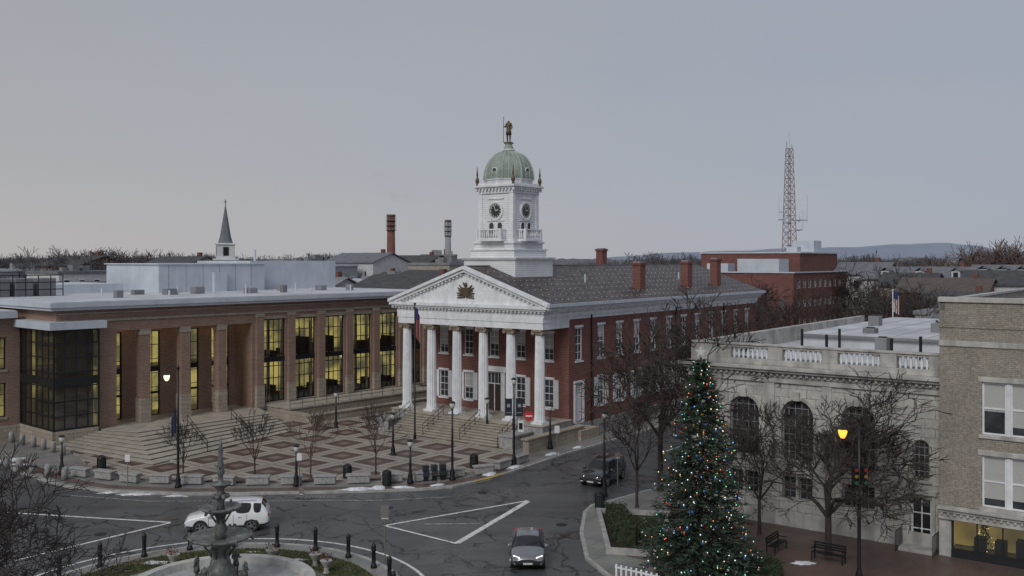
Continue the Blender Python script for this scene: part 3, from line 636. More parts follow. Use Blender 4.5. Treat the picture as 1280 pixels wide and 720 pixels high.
g.p('interior_furniture',DARKIN).box(.6,1.8,1.2,2.2,1.5,2.9); g.p('interior_furniture',DARKIN).box(1.5,2.8,1.0,2.2,5.9,7.3); g.p('interior_columns',WHITE).cyl(.6,.5,1.5,10,.2,n=10)
bw.poly([(3.3,-.58,1.5),(3.3,0,1.5),(3.3,0,10),(3.3,-.58,10)])
g.p('ceiling_lamps',LAMPE).box(.8,1.2,1.2,1.8,9.9,9.95); g.p('ceiling_lamps',LAMPE).box(1.8,2.2,.5,1.3,5.38,5.43)
PW=fV(6.3); ops=[(-3.6-i*3.8,-1.6-i*3.8,z0,z1) for i in range(9) for z0,z1 in ((2.2,5.2),(6.4,9.2))]
wall(bw,PW,-40,0,0,10.9,ops,.25)
for o in ops: win(fr,gl,PW,o,.2,2,3,.1,.06); pbox(ws,PW,o[0]-.1,o[1]+.1,-.06,.2,o[2]-.25,o[2]-.002)
pbox(ws,PW,-40,-.5,-.12,0,0,1.4); in3.box(-40,-.6,9.5,9.6,.5,10.5); sb.box(-40,-.6,6.7,9.5,5.5,5.9)
wt.box(-40,-.86,5.7,30,10.9,11.5); g.p('roof',ROOFW).box(-40,-.9,5.9,30,11.5,11.56)
ph=g.p('penthouse',METALP); ph.box(17.5,31,15,27,12.4,15.5); ph.box(31,44,18,30,12.4,15.9); ph.box(-12,16,20,30,11.5,13.4); ph.box(17.3,31.2,14.85,27.2,15.5,15.62)
ph.box(24,25.6,14.5,14.99,12.4,14.6)
for k in range(6): g.p('penthouse_seams',KERB).box(18.6+k*2.1,18.66+k*2.1,14.97,15,12.4,15.5)
hv=g.p('rooftop_units',ROOFG,bevel=.05)
for k in range(5): hv.box(-4+k*2.2,-2.3+k*2.2,15,17.4,12.4 if k>1 else 11.6,14.2)
for k in range(11): g.p('rooftop_screen',BLACK).tube((-5+k*1.2,14.6,12.3),(-5+k*1.2,14.6,14.5),.05)
for z in (13.1,13.8,14.5): g.p('rooftop_screen',BLACK).tube((-5,14.6,z),(7,14.6,z),.05)
for k in range(9): hv.cbox(9+k*3.6+U(-1,1),U(5,12),U(.5,1.2),U(.5,1.2),12.4,12.4+U(.4,.9)); g.p('vent_pipes',METALP).cyl(10+k*3.3,U(3,13),12.4,12.4+U(.5,1.0),.1)
g.p('rooftop_vent_stack',METALP).cyl(33,20,15.9,17.3,.15)
g.done()
# ------------------------------------------------------------ bank
g=G('bank_building',(0,0,0),ROTU)
FRP=P0('pale_frame',(.30,.30,.29),.5)
bw=g.p('stone_walls',STONE); tr=g.p('stone_trim',STONEP,bevel=.02); fr=g.p('window_frames',FRP); gl=g.p('window_glass',GLASS)
F=55.8; PF=fU(F)
ar=[(23.05,24.95,4.0,7.65,True),(19.7,21.65,4.0,7.65,True),(16.15,18.1,4.0,7.65,True)]
lows=[(c+o_-.42,c+o_+.42,1.75,3.1) for c in (24.0,20.67,17.1) for o_ in (-.5,.5)]
ops=ar+lows+[(13.25,14.15,3.9,6.1,True),(13.15,14.25,.3,2.9)]
wall(bw,PF,12.6,27.5,.1,9.0,ops,.35)
for o in ar: 
    win(fr,gl,PF,o,.3,5,7,.1,.035); pbox(g.p('window_transoms',DFRAME),PF,o[0],o[1],.16,.24,6.6,6.75)
    pt=arcpts(o[0],o[1],o[3]); c=(o[0]+o[1])/2; zc=o[3]-(o[1]-o[0])/2
    for j in range(len(pt)-1): tr.hexa([PF(c+(x_-c)*f_,oo,zc+(z_-zc)*f_) for oo in (-.08,.02) for (x_,z_,f_) in ((*pt[j],1.02),(*pt[j],1.22),(*pt[j+1],1.22),(*pt[j+1],1.02))])
    pbox(tr,PF,c-.18,c+.18,-.2,.0,7.62,8.15); pbox(tr,PF,o[0]-.2,o[1]+.2,-.12,.1,3.8,3.98)
for o in lows: win(fr,gl,PF,o,.3,2,3,.07,.03)
win(fr,gl,PF,ops[-2],.25,3,5,.09,.035); pbox(tr,PF,13.1,14.3,-.1,.1,3.72,3.88)
pbox(g.p('door',DOORM),PF,13.15,14.25,.25,.3,.3,2.4); win(g.p('door_frame',WHITE),gl,PF,(13.15,14.25,.3,2.9),.24,2,3,.1,.06)
pbox(tr,PF,12.95,13.13,-.08,.1,.2,3.1); pbox(tr,PF,14.27,14.45,-.08,.1,.2,3.1); pbox(tr,PF,12.85,14.55,-.2,.1,3.1,3.35)
pbox(tr,PF,12.6,27.6,-.1,0,3.3,3.62); pbox(tr,PF,12.6,27.6,-.16,0,.1,1.0)
for c in (15.3,18.9,22.35,25.8,27.2): pbox(tr,PF,c-.3,c+.3,-.1,0,3.64,8.6)
pbox(tr,PF,12.6,27.7,-.14,.2,8.62,8.95); pbox(tr,PF,12.6,28.0,-.5,.3,9.25,9.42); pbox(tr,PF,12.6,28.15,-.68,.3,9.42,9.62); pbox(tr,PF,12.6,27.8,-.2,.3,8.95,9.25)
v=12.7
while v<27.8: pbox(tr,PF,v,v+.16,-.36,-.2,9.05,9.24); v+=.36
pbox(tr,PF,12.6,27.6,.02,.5,9.62,9.95)
for a0,a1 in ((12.6,13.3),(15.0,15.9),(18.3,19.2),(21.6,22.5),(24.9,27.6)): pbox(tr,PF,a0,a1,.02,.5,9.95,10.75)
for a0,a1 in ((13.3,15.0),(15.9,18.3),(19.2,21.6),(22.5,24.9)):
    pbox(tr,PF,a0,a1,.06,.46,10.62,10.74)
    n=int((a1-a0)/.27)
    for i in range(n):
        a=a0+(i+.5)*(a1-a0)/n; p=PF(a,.26,0); g.p('balusters',WHITE,True).lathe(p[0],p[1],[(.09,9.95),(.06,10.02),(.11,10.22),(.06,10.5),(.09,10.62)],8)
pbox(tr,PF,12.6,27.65,-.03,.54,10.76,10.88)
PS=lambda a,o,z:(a,27.5-o,z)
ops=[(59+i*4.4,60.9+i*4.4,4.0,7.6,True) for i in range(7)]+[(59.2+i*4.4,60.7+i*4.4,1.2,3.1) for i in range(7)]
wall(bw,PS,F,90,.1,9.0,ops,.3)
for o in ops: win(fr,gl,PS,o,.26,3,5,.09,.05)
pbox(tr,PS,F-.1,90,-.1,0,3.3,3.62); pbox(tr,PS,F-.5,90,-.5,.3,9.25,9.42); pbox(tr,PS,F-.68,90,-.68,.3,9.42,9.62); pbox(tr,PS,F,90,-.15,.3,8.62,9.25); pbox(tr,PS,F+.5,90,.02,.5,9.62,10.88)
bw.poly([(90,-9,0),(90,27.5,0),(90,27.5,10),(90,-9,10)])
rw=g.p('roof',ROOFW); rw.box(F+.5,90,-9,27,9.5,9.75); rw.box(66,88,10,24,9.75,10.7); g.p('roof_edge',ROOFG).box(65.7,88.3,9.7,24.3,10.7,10.85); rw.box(66,88,10,24,10.85,10.95)
rw.box(57.2,62,13,26,9.75,9.95)
hv=g.p('rooftop_units',ROOFG,bevel=.04)
for (u,v,a,h) in ((64,12,1.6,1.4),(72,16,2,1.2),(80,12,1.6,1.3),(60,10.5,1.3,1.5),(76,22,1,1.4),(68,20,1,.6),(84,17,2.2,1.6),(62,17.5,.9,.3)): hv.cbox(u,v,a,a*.8,9.75,11+h*.5); g.p('unit_fans',BLACK).cyl(u,v,11+h*.5,11.06+h*.5,a*.3)
for (u,v) in ((59,20),(61,15),(63,23),(70,14),(78,18),(58.5,16),(64.5,21)): g.p('vent_pipes',BLACK).cyl(u,v,9.7,11.4,.09)
for k in range(6): g.p('roof_seams',ROOFG).box(66,88,11.5+k*2.1,11.56+k*2.1,10.95,10.96)
tr.box(54.6,55.7,12.8,14.6,.14,.34)
for v in (12.75,14.65):
    for k in range(6): g.p('door_railing',BLACK).tube((54.3+k*.26,v,.14),(54.3+k*.26,v,1.25),.018)
    g.p('door_railing',BLACK).tube((54.3,v,1.25),(55.6,v,1.25),.025)
g.done()
# ------------------------------------------------------------ tan brick commercial building
g=G('tan_brick_building',(0,0,0),ROTU)
bw=g.p('brick_walls',BRICKT); tr=g.p('stone_trim',STONEP,bevel=.02); fr=g.p('window_frames',WHITE); gl=g.p('window_glass',GLASS); bl=g.p('window_blinds',BLIND)
F=55.1; PF=fU(F); ops=[]
for c in (9.25,5.0,.8): ops+=[(c-1.25,c+1.25,6.85,9.6),(c-1.25,c+1.25,3.05,5.75)]
wall(bw,PF,-6,12.59,2.9,13.75,ops,.25)
for o in ops:
    m_=(o[0]+o[1])/2
    for (q0,q1) in ((o[0],m_-.09),(m_+.09,o[1])): win(fr,gl,PF,(q0,q1,o[2],o[3]),.2,1,2,.09,.09,bl)
    pbox(fr,PF,m_-.09,m_+.09,.08,.2,o[2],o[3]); pbox(tr,PF,o[0]-.15,o[1]+.15,-.1,.2,o[2]-.2,o[2]-.002); pbox(tr,PF,o[0]-.2,o[1]+.2,-.03,.1,o[3],o[3]+.28)
pbox(tr,PF,-6,12.6,-.35,.2,2.55,2.72); pbox(tr,PF,-6,12.6,-.5,.2,2.72,2.88); pbox(tr,PF,-6,12.6,-.2,.2,2.15,2.55)
v=-5.9
while v<12.4: pbox(tr,PF,v,v+.14,-.32,-.2,2.4,2.54); v+=.32
for a0,a1 in ((12.0,12.6),(8.0,8.3),(3.9,4.2)): pbox(tr,PF,a0,a1,-.05,.3,.14,2.15)
win(g.p('shop_frames',DFRAME),g.p('shop_glass',CLEAR),PF,(8.3,12.0,.5,2.15),.2,3,1,.09,.06); win(g.p('shop_frames',DFRAME),g.p('shop_glass',CLEAR),PF,(4.2,8.0,.5,2.15),.2,3,1,.09,.06)
pbox(g.p('shop_base',DFRAME),PF,4.2,12,.0,.25,.14,.5)
g.p('shop_interior',LITIN).box(F+2.5,F+2.6,0,12.4,.2,2.5); g.p('shop_interior',LITIN).box(F+.3,F+2.6,12.3,12.4,.2,2.5)
for k in range(7): g.p('shop_stock',DARKIN).box(F+.6,F+1.3,4.5+k*1.0,5.0+k*1.0,.3,.7+U(.1,.8))
pbox(tr,PF,-6,12.62,-.08,.2,11.4,11.7); pbox(tr,PF,-6,12.66,-.12,.4,13.75,14.02); pbox(bw,PF,-6,12.6,-.05,0,12.4,12.55)
bw.poly([(F,12.59,0),(F+30,12.59,0),(F+30,12.59,13.75),(F,12.59,13.75)])
g.p('roof',ROOFG).box(F+.2,F+30,-6,12.5,13.2,13.3); bw.box(F+.0,F+30,12.3,12.58,13.3,13.75); tr.box(F+.4,F+30,12.2,12.66,13.75,13.9)
t_=g.p('display_tree',EVER)
for k in range(300):
    z=U(.5,2.1); r=(2.2-z)*.35*math.sqrt(R()); a=U(0,6.28); x=F+1.2+r*math.cos(a); y=10.6+r*math.sin(a); t_.poly([(x,y,z),(x+U(-.12,.12),y+U(-.12,.12),z+U(-.1,.1)),(x+U(-.12,.12),y+U(-.12,.12),z-.1)])
WB=EM('warm_bulb',(1,.7,.35),2,small=True)
for k in range(24):
    z=U(.5,2.0); r=(2.2-z)*.36; a=U(0,6.28); g.p('display_lights',WB).ball((F+1.2+r*math.cos(a),10.6+r*math.sin(a),z),.022,5,4)
g.done()
# ------------------------------------------------------------ trees
def grow(mb,p,d,L,r,lev,spread=.55,up=.12,kids=(2,3),tw=.008,segs=2):
    p=Vector(p);d=Vector(d).normalized(); n=6 if lev>3 else (4 if lev>1 else 3)
    pts=[p]; dd=d.copy(); rr=r
    for i in range(segs):
        dd=(dd+Vector((U(-1,1),U(-1,1),U(-.6,.8)))*.13).normalized(); q=pts[-1]+dd*L/segs; r2=max(tw,rr*.82)
        mb.tube(pts[-1],q,rr,r2,n,False); rr=r2; pts.append(q)
    if lev<=0: return
    for i in range(random.randint(*kids)+(1 if R()<.35 else 0)):
        a=U(0,6.283); t=dd.orthogonal().normalized(); t.rotate(Matrix.Rotation(a,3,dd)); nd_=(dd+t*U(.5,1.2)*spread*1.3+Vector((0,0,up))).normalized()
        base_=pts[-1] if i<2 else pts[-2]+(pts[-1]-pts[-2])*U(0,.8)
        grow(mb,base_,nd_,L*U(.66,.88),max(tw,rr*U(.6,.8)),lev-1,spread,up,kids,tw,segs)
def bare_tree(name,x,y,h,seed,lev=6,r=.16,z0=.14,mat=BARK,spread=.6,trunk=.28,kids=(2,3),tw=.012,wide=1.0):
    random.seed(seed); mb=MB(mat); q=Vector((0,0,h*trunk)); mb.tube((0,0,-.1),(0,0,.3),r*1.5,r,8); mb.tube((0,0,.3),q,r,r*.85,8)
    for i in range(4):
        a=i*1.57+U(-.4,.4); grow(mb,q+Vector((0,0,U(-.3,.1)*h*trunk*.4)),(math.cos(a)*spread,math.sin(a)*spread,1),h*.2,r*.62,lev-1,spread,.1,kids,tw)
    grow(mb,q,(.05,.05,1),h*.24,r*.75,lev-1,spread,.15,kids,tw)
    zs=sorted(v[2] for v in mb.v); top=zs[int(len(zs)*.985)]; s=h/top
    # a wide crown: widen only above the fork
    out_=[]
    for v in mb.v:
        k=1+(wide-1)*min(1,max(0,(v[2]/top-trunk)/.25)); out_.append((v[0]*s*k,v[1]*s*k,v[2]*s))
    mb.v=out_
    return single(name,mb,(x,y,z0))
bare_tree('bare_tree',17,51.6,8.7,11,7,.2,spread=.8,tw=.017,wide=1.35,trunk=.26)
bare_tree('bare_tree',14.3,55.5,7.4,12,6,.11,spread=.6,tw=.016)
bare_tree('bare_tree',13.0,62,12.8,13,7,.28,spread=.8,tw=.027,trunk=.34,wide=1.15)
bare_tree('bare_tree',10.2,66,11.5,19,6,.2,spread=.75,tw=.024,trunk=.34)
bare_tree('bare_tree',8.0,61.5,8.6,14,6,.1,tw=.015)
bare_tree('bare_tree',-19.3,33.5,8.6,15,7,.2,spread=.95,tw=.013)
for i,(x,y,h) in enumerate(((-23.5,68.6,4.4),(-18.6,69.4,4.6),(-14.6,69.6,4.9),(-10.0,70.5,5.0))): bare_tree('street_tree',x,y,h,30+i,5,.06,.24,spread=.5,tw=.012,mat=BARKB if i==2 else BARK)
for i,(u,v,h) in enumerate(((96,45.3,9),(108,45.2,10),(122,45.5,11),(100,30.5,10),(116,30.5,11),(130,45.5,12))): x,y=uv(u,v); bare_tree('bare_tree',x,y,h,50+i,5,.15,tw=.025)
random.seed(5)
mesh=[]
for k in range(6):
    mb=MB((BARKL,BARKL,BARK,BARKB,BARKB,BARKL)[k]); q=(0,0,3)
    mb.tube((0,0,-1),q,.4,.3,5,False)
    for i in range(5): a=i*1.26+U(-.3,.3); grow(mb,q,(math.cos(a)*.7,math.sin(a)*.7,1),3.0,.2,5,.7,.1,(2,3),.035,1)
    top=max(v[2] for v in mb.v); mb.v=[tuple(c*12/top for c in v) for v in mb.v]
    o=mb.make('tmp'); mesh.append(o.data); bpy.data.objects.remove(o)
dt=bpy.data.objects.new('distant_trees',None); scene.collection.objects.link(dt)
def dtree(x,y,h,k=None):
    s=h/12
    o=bpy.data.objects.new('tree',mesh[random.choice((0,1,5,0,1,5,2,3)) if k is None else k]); scene.collection.objects.link(o); o.parent=dt; o.location=(x,y,0); o.scale=(s*U(.9,1.2),s*U(.9,1.2),s); o.rotation_euler=(0,0,U(0,6.28))
for i in range(150):
    y=U(230,440); x=y*U(-.6,-.12); dtree(x,y,14.8+y*.0075+U(-1,1.5))
for i in range(26): y=U(205,250); dtree(y*U(-.49,-.32),y,U(16.5,19.5))
for i in range(50): y=U(300,440); dtree(y*U(-.15,.14),y,U(14.5,17.2))
for i in range(130): y=U(240,450); dtree(y*U(.12,.6),y,U(15,18.8))
for i in range(16): y=U(190,240); dtree(y*U(.47,.6),y,U(17.5,21.5),3+i%2)
for (x,y,h,k) in ((96,185,22,3),(101,188,20,4),(89,186,18.5,3),(80,190,18,4),(66,165,15.5,2),(60,150,13.4,2),(58,140,12.8,2),(56,135,13,2),(38,150,14,2),(33,143,13,2),(72,186,17.0,2),(50,128,12.5,2),(64,178,16,2)): dtree(x,y,h,k)
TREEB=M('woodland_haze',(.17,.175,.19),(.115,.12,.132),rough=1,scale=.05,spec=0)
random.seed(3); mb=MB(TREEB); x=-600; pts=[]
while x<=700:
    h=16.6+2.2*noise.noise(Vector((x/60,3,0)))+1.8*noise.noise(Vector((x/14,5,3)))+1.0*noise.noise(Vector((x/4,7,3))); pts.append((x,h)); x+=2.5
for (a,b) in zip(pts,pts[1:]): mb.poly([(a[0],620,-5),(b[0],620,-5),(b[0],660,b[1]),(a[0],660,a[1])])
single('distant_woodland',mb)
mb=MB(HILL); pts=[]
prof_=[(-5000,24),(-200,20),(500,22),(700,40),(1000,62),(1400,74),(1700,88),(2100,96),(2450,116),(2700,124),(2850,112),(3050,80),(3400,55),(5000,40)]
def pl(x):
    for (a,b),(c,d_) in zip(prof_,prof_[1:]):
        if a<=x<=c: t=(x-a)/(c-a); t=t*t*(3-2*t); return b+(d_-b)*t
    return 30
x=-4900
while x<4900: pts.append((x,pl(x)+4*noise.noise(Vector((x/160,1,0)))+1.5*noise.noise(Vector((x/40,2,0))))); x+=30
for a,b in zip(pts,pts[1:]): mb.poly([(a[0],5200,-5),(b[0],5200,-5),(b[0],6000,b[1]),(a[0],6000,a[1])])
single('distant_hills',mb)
# ------------------------------------------------------------ background buildings
def house(x,y,w_,d_,h,rot,wm,rm,kind='gable',name='brick_house',rh=2.5,dormer=False):
    g=G(name,(x,y,0),rot); W=g.p('walls',wm); W.box(-w_/2,w_/2,-d_/2,d_/2,0,h)
    if kind=='gable':
        gable(g.p('roof',rm),-w_/2-.4,w_/2+.4,-d_/2-.4,d_/2+.4,h,h+rh,.2)
        for s in (-1,1): W.poly([(s*w_/2,-d_/2,h),(s*w_/2,d_/2,h),(s*w_/2,0,h+rh*.95)])
        g.p('chimney',BRICKD).cbox(w_*.3,.5,.8,.8,h,h+rh+1)
        if dormer:
            for k in range(3):
                a=-w_*.3+k*w_*.3; W.box(a-.7,a+.7,-d_/2+.6,-d_/2+2.6,h+.2,h+1.6); g.p('windows',GLASS).box(a-.4,a+.4,-d_/2+.56,-d_/2+.59,h+.5,h+1.4)
                for s in (-1,1): g.p('roof',rm).hexa([(a+s*.9,-d_/2+.4,h+1.6),(a,-d_/2+.4,h+2.2),(a,-d_/2+3,h+2.2),(a+s*.9,-d_/2+3,h+1.6),(a+s*.9,-d_/2+.4,h+1.7),(a,-d_/2+.4,h+2.3),(a,-d_/2+3,h+2.3),(a+s*.9,-d_/2+3,h+1.7)])
    else:
        g.p('roof',rm).box(-w_/2-.2,w_/2+.2,-d_/2-.2,d_/2+.2,h,h+.5)
        for k in range(3): cx=U(-.35,.35)*w_; g.p('roof_units',METALP if k else ROOFG).cbox(cx,U(-.2,.2)*d_,U(1,2.5),U(1,2),h+.5,h+U(1.0,2.0))
        g.p('vents',BLACK).cyl(U(-.3,.3)*w_,0,h,h+U(1.2,2.2),.15,n=6)
    n=max(2,int(w_/3)); fl=max(1,int(h/3.2))
    for i in range(n):
        for k in range(fl):
            a=-w_/2+(i+.5)*w_/n; z=1+k*3.2; g.p('window_trim',WHITE).box(a-.62,a+.62,-d_/2-.05,-d_/2,z-.1,z+1.75); g.p('windows',GLASS).box(a-.5,a+.5,-d_/2-.07,-d_/2-.051,z,z+1.6)
    n=max(2,int(d_/3))
    for i in range(n):
        for k in range(fl):
            a=-d_/2+(i+.5)*d_/n; z=1+k*3.2; g.p('window_trim',WHITE).box(-w_/2-.05,-w_/2,a-.62,a+.62,z-.1,z+1.75); g.p('windows',GLASS).box(-w_/2-.07,-w_/2-.051,a-.5,a+.5,z,z+1.6)
    g.done()
HW=M('house_white',(.58,.58,.59),(.47,.47,.48),scale=1); HT=M('house_tan',(.33,.30,.25),(.26,.23,.2),scale=1); HG=M('house_grey',(.30,.31,.33),(.24,.25,.27),scale=1)
RD=M('shingle_dark',(.085,.085,.092),(.055,.055,.06),scale=1); RB=M('shingle_brown',(.12,.10,.09),(.09,.075,.068),scale=1); RG=M('shingle_grey',(.18,.185,.2),(.13,.135,.15),scale=1)
random.seed(21)
wm=[BRICKD,HW,HT,HG,HW]; rm=[RD,RB,ROOFG,RG]
for i in range(46):
    y=U(165,330); lo_=U(0,1)
    x=y*(U(-.55,-.12) if lo_<.42 else U(.36,.58))
    if y<215 and 20<x<118: continue
    house(x,y,U(10,18),U(8,11),U(9.5,12.2) if lo_>=.42 else U(8,11.5),ROTU+random.choice((0,math.pi/2))-math.radians(90),random.choice(wm),random.choice(rm),'gable' if R()<.6 else 'flat',random.choice(('brick_house','row_house','town_house')))
A0=ROTU-math.radians(90)
for (x,y,a,b,h,m1,m2,kd,dr) in ((-14,140,16,12,11.5,HW,RD,'gable',0),(-8,150,22,12,12,HG,RD,'gable',0),(-22,160,18,14,12.3,HT,ROOFW,'flat',0),(-30,150,12,9,11,HW,ROOFG,'gable',0),
    (66,142,9,8,9.0,HT,RD,'gable',0),(69,152,13,10,10.8,BRICKD,RB,'gable',0),(76,176,20,11,12.4,HW,RG,'gable',1),(90,172,13,10,12.2,HG,RD,'gable',0),(54,112,10,10,8.8,HG,ROOFG,'flat',0),(78,152,11,9,12.0,HW,RD,'gable',0),(85,165,10,9,12.8,HW,RG,'gable',1),(60,126,14,10,9.0,HT,ROOFG,'flat',0),(70,168,9,8,11.4,HT,RD,'gable',0),(66,185,14,9,13.2,HW,RG,'gable',0),(100,200,16,10,14.2,HG,RG,'gable',1),
    (-84,190,18,12,13.4,HW,RG,'flat',0),(-70,205,16,12,14.4,HT,RD,'gable',0),(-96,215,18,12,14.6,BRICKD,RD,'gable',0),(-108,205,14,10,13.6,HG,ROOFW,'flat',0),(-46,210,22,12,14.6,HG,ROOFW,'flat',0),(-34,225,16,12,15.3,HW,RG,'gable',0),(-24,240,16,10,14.8,BRICKD,RD,'gable',0),(-14,215,14,12,14.9,HT,ROOFG,'flat',0),(-52,260,24,12,15.8,BRICKD,ROOFG,'flat',0)):
    house(x,y,a,b,h,A0 if kd=='gable' else ROTU,m1,m2,kd,'town_house',2.2,bool(dr))
def simple(name,x,y,w_,d_,h,rot,wm,rm): house(x,y,w_,d_,h,rot,wm,rm,'flat',name)
simple('brick_factory',-30,300,34,14,15.0,math.radians(5),BRICKD,ROOFG); simple('brick_factory',-52,320,26,14,15.4,0,HT,ROOFG); simple('brick_factory',-22,290,10,10,17.2,0,BRICKD,ROOFG)
simple('warehouse',-70,300,30,14,15.0,0,HG,ROOFW); simple('brick_factory',2,310,20,12,15.4,0,BRICKD,ROOFG)
for (x,y,zt,r,nm) in ((-37.8,300,29.6,1.15,0),(-20,300,27.9,.85,1)):
    g=G('smokestack',(x,y,0)); g.p('shaft',BRICKD if nm==0 else HG,True).lathe(0,0,[(r*1.4,0),(r,zt)],16)
    for za in (zt-4.5,zt-3.0,zt-1.5): g.p('gallery',BLACK).lathe(0,0,[(r*1.35,za),(r*1.35,za+.18)],16)
    for k in range(8): a=k*.785; g.p('gallery',BLACK).tube((r*1.3*math.cos(a),r*1.3*math.sin(a),zt-4.5),(r*1.3*math.cos(a),r*1.3*math.sin(a),zt+.2),.06)
    g.p('lip',BRICKD).lathe(0,0,[(r,zt),(r*1.2,zt+.1),(r*1.2,zt+.6)],16); g.done()
# drifting steam plume (a real volume above the right-hand stack)
m=bpy.data.materials.new('steam'); m.use_nodes=True; nt=m.node_tree; nt.nodes.clear()
o_=nd(nt,'ShaderNodeOutputMaterial'); vs_=nd(nt,'ShaderNodeVolumeScatter'); vs_.inputs['Color'].default_value=(.8,.8,.82,1)
tc=nd(nt,'ShaderNodeTexCoord'); dn_=ramp(nt,noisen(nt,.16,4,tc.outputs['Object']),.42,.72)
nt.links.new(mth(nt,'MULTIPLY',dn_,.055),vs_.inputs['Density']); nt.links.new(vs_.outputs[0],o_.inputs['Volume'])
mb=MB(m,True); path=[(0,0,0,.7),(-1.5,0,2.2,1.3),(-4.5,1,4.5,2.2),(-8.5,1,6.6,3.1),(-13,1,8.8,4.0),(-18,1,10.6,4.6),(-23,1,12.4,3.6),(-26,1,13.2,1.2)]
n=14
for (x,y,z,r) in path:
    for i in range(n): a=2*math.pi*i/n; k=1+.25*noise.noise(Vector((x*.3,a*2,z))); mb.v.append((x+r*k*math.cos(a)*.5,y+r*k*math.sin(a)*.9,z+r*k*math.cos(a)*.85))
for k in range(len(path)-1):
    for i in range(n): j=(i+1)%n; mb.f.append((k*n+i,k*n+j,(k+1)*n+j,(k+1)*n+i))
mb.f.append(tuple(range(n-1,-1,-1))); mb.f.append(tuple((len(path)-1)*n+i for i in range(n)))
single('steam_plume',mb,(-20,300,28.4))
g=G('church_steeple',(-59.7,200,0),math.radians(20))
W=g.p('belfry',HW); W.cbox(0,0,4.6,4.6,0,16.2); W.cbox(0,0,3.6,3.6,16.2,19.3); g.p('trim',WHITE).cbox(0,0,5.0,5.0,16.0,16.3); g.p('trim',WHITE).cbox(0,0,4.1,4.1,19.2,19.5)
g.p('spire',M('spire_lead',(.17,.18,.2),(.13,.14,.16),scale=1)).lathe(0,0,[(1.6,19.5),(1.15,21),(.65,24),(.08,27.4)],8,math.pi/8); g.p('cross',BRONZE).tube((0,0,27.3),(0,0,28.6),.08); g.p('cross',BRONZE).tube((-.35,0,28.1),(.35,0,28.1),.08)
for s in range(4):
    a=s*math.pi/2; g.p('louvres',BLACK).cbox(1.82*math.cos(a),1.82*math.sin(a),.1 if s%2==0 else 1.1,1.1 if s%2==0 else .1,16.9,18.7)
    g.p('trim',WHITE).lathe(2.2*math.cos(a+.785),2.2*math.sin(a+.785),[(.2,16.3),(.25,17.4),(.02,18.3)],6)
g.p('nave',HW).box(-2,2,2,20,0,11); g.done()
g=G('brick_office_building',(0,0,0),ROTU)
bw=g.p('walls',BRICKD); PV=fV(58.4); ops=[(157.6+i*2.6,159.2+i*2.6,z,z+1.5) for i in range(13) for z in (4.6,8.0,11.2)]
wall(bw,PV,156,192,0,13.8,ops,.2)
for o in ops: win(g.p('frames',HW),g.p('glass',GLASS),PV,o,.15,2,1,.08,.06)
PF=fU(156); wall(bw,PF,58.4,84,0,13.8,[(60+i*4,61+i*4,8,9.4) for i in range(3)],.2)
g.p('roof',ROOFG).box(156,192,58.4,84,13.6,13.7); g.p('coping',METALP).box(155.9,192,58.2,58.6,13.8,14.0); g.p('coping',METALP).box(155.8,156.2,58.6,84,13.8,14.0)
bw.box(166,186,61,80,13.7,17.2); g.p('coping',METALP).box(165.8,186.2,60.8,80.2,17.2,17.45)
g.p('rooftop_units',METALP).box(157.5,162,61.5,69,13.7,16.2); g.p('rooftop_units',METALP).box(158,161,71,75,13.7,15.4)
g.p('equipment_room',METALP).box(176,180,62,66,17.45,19.6); g.p('equipment_room',METALP).box(170,172,63,65,17.45,18.4); g.done()
g=G('communications_tower',(54.6,189,17.4),math.radians(20)); m_=g.p('lattice',P0('tower_steel',(.24,.17,.17),.6)); h=20.5; wb,wtp=1.0,.5
cn=[(-1,-1),(1,-1),(1,1),(-1,1)]
def cp_(i,t): s=wb+(wtp-wb)*t; return (cn[i][0]*s,cn[i][1]*s,t*h)
for i in range(4):
    m_.tube(cp_(i,0),cp_(i,1),.08,.06,5)
    for k in range(14):
        t0,t1=k/14,(k+1)/14; j=(i+1)%4; m_.tube(cp_(i,t0),cp_(j,t1),.035); m_.tube(cp_(j,t0),cp_(i,t1),.035); m_.tube(cp_(i,t1),cp_(j,t1),.04)
an=g.p('antennas',METALP)
an.tube((0,0,h),(0,0,h+3.2),.05); m_.tube((-.6,0,h*.99),(-.6,0,h+1.4),.06); m_.tube((.6,0,h),(.6,0,h+1),.06)
m_.tube((-2.5,0,6.5),(4.2,0,6.5),.08); m_.tube((-1,0,8),(-2.4,0,8),.06)
for (x_,z0,z1) in ((4.2,5.8,11.5),(3.2,5,8.5),(-2.4,6,11),(2.4,6,7.5)): an.tube((x_,0,z0),(x_,0,z1),.07)
for z in (4.3,6.2): an.lathe(1.5,-.9,[(.05,z),(.75,z+.2),(.8,z+.35)],12); an.ball((-1.2,-.9,z),.45)
g.done()
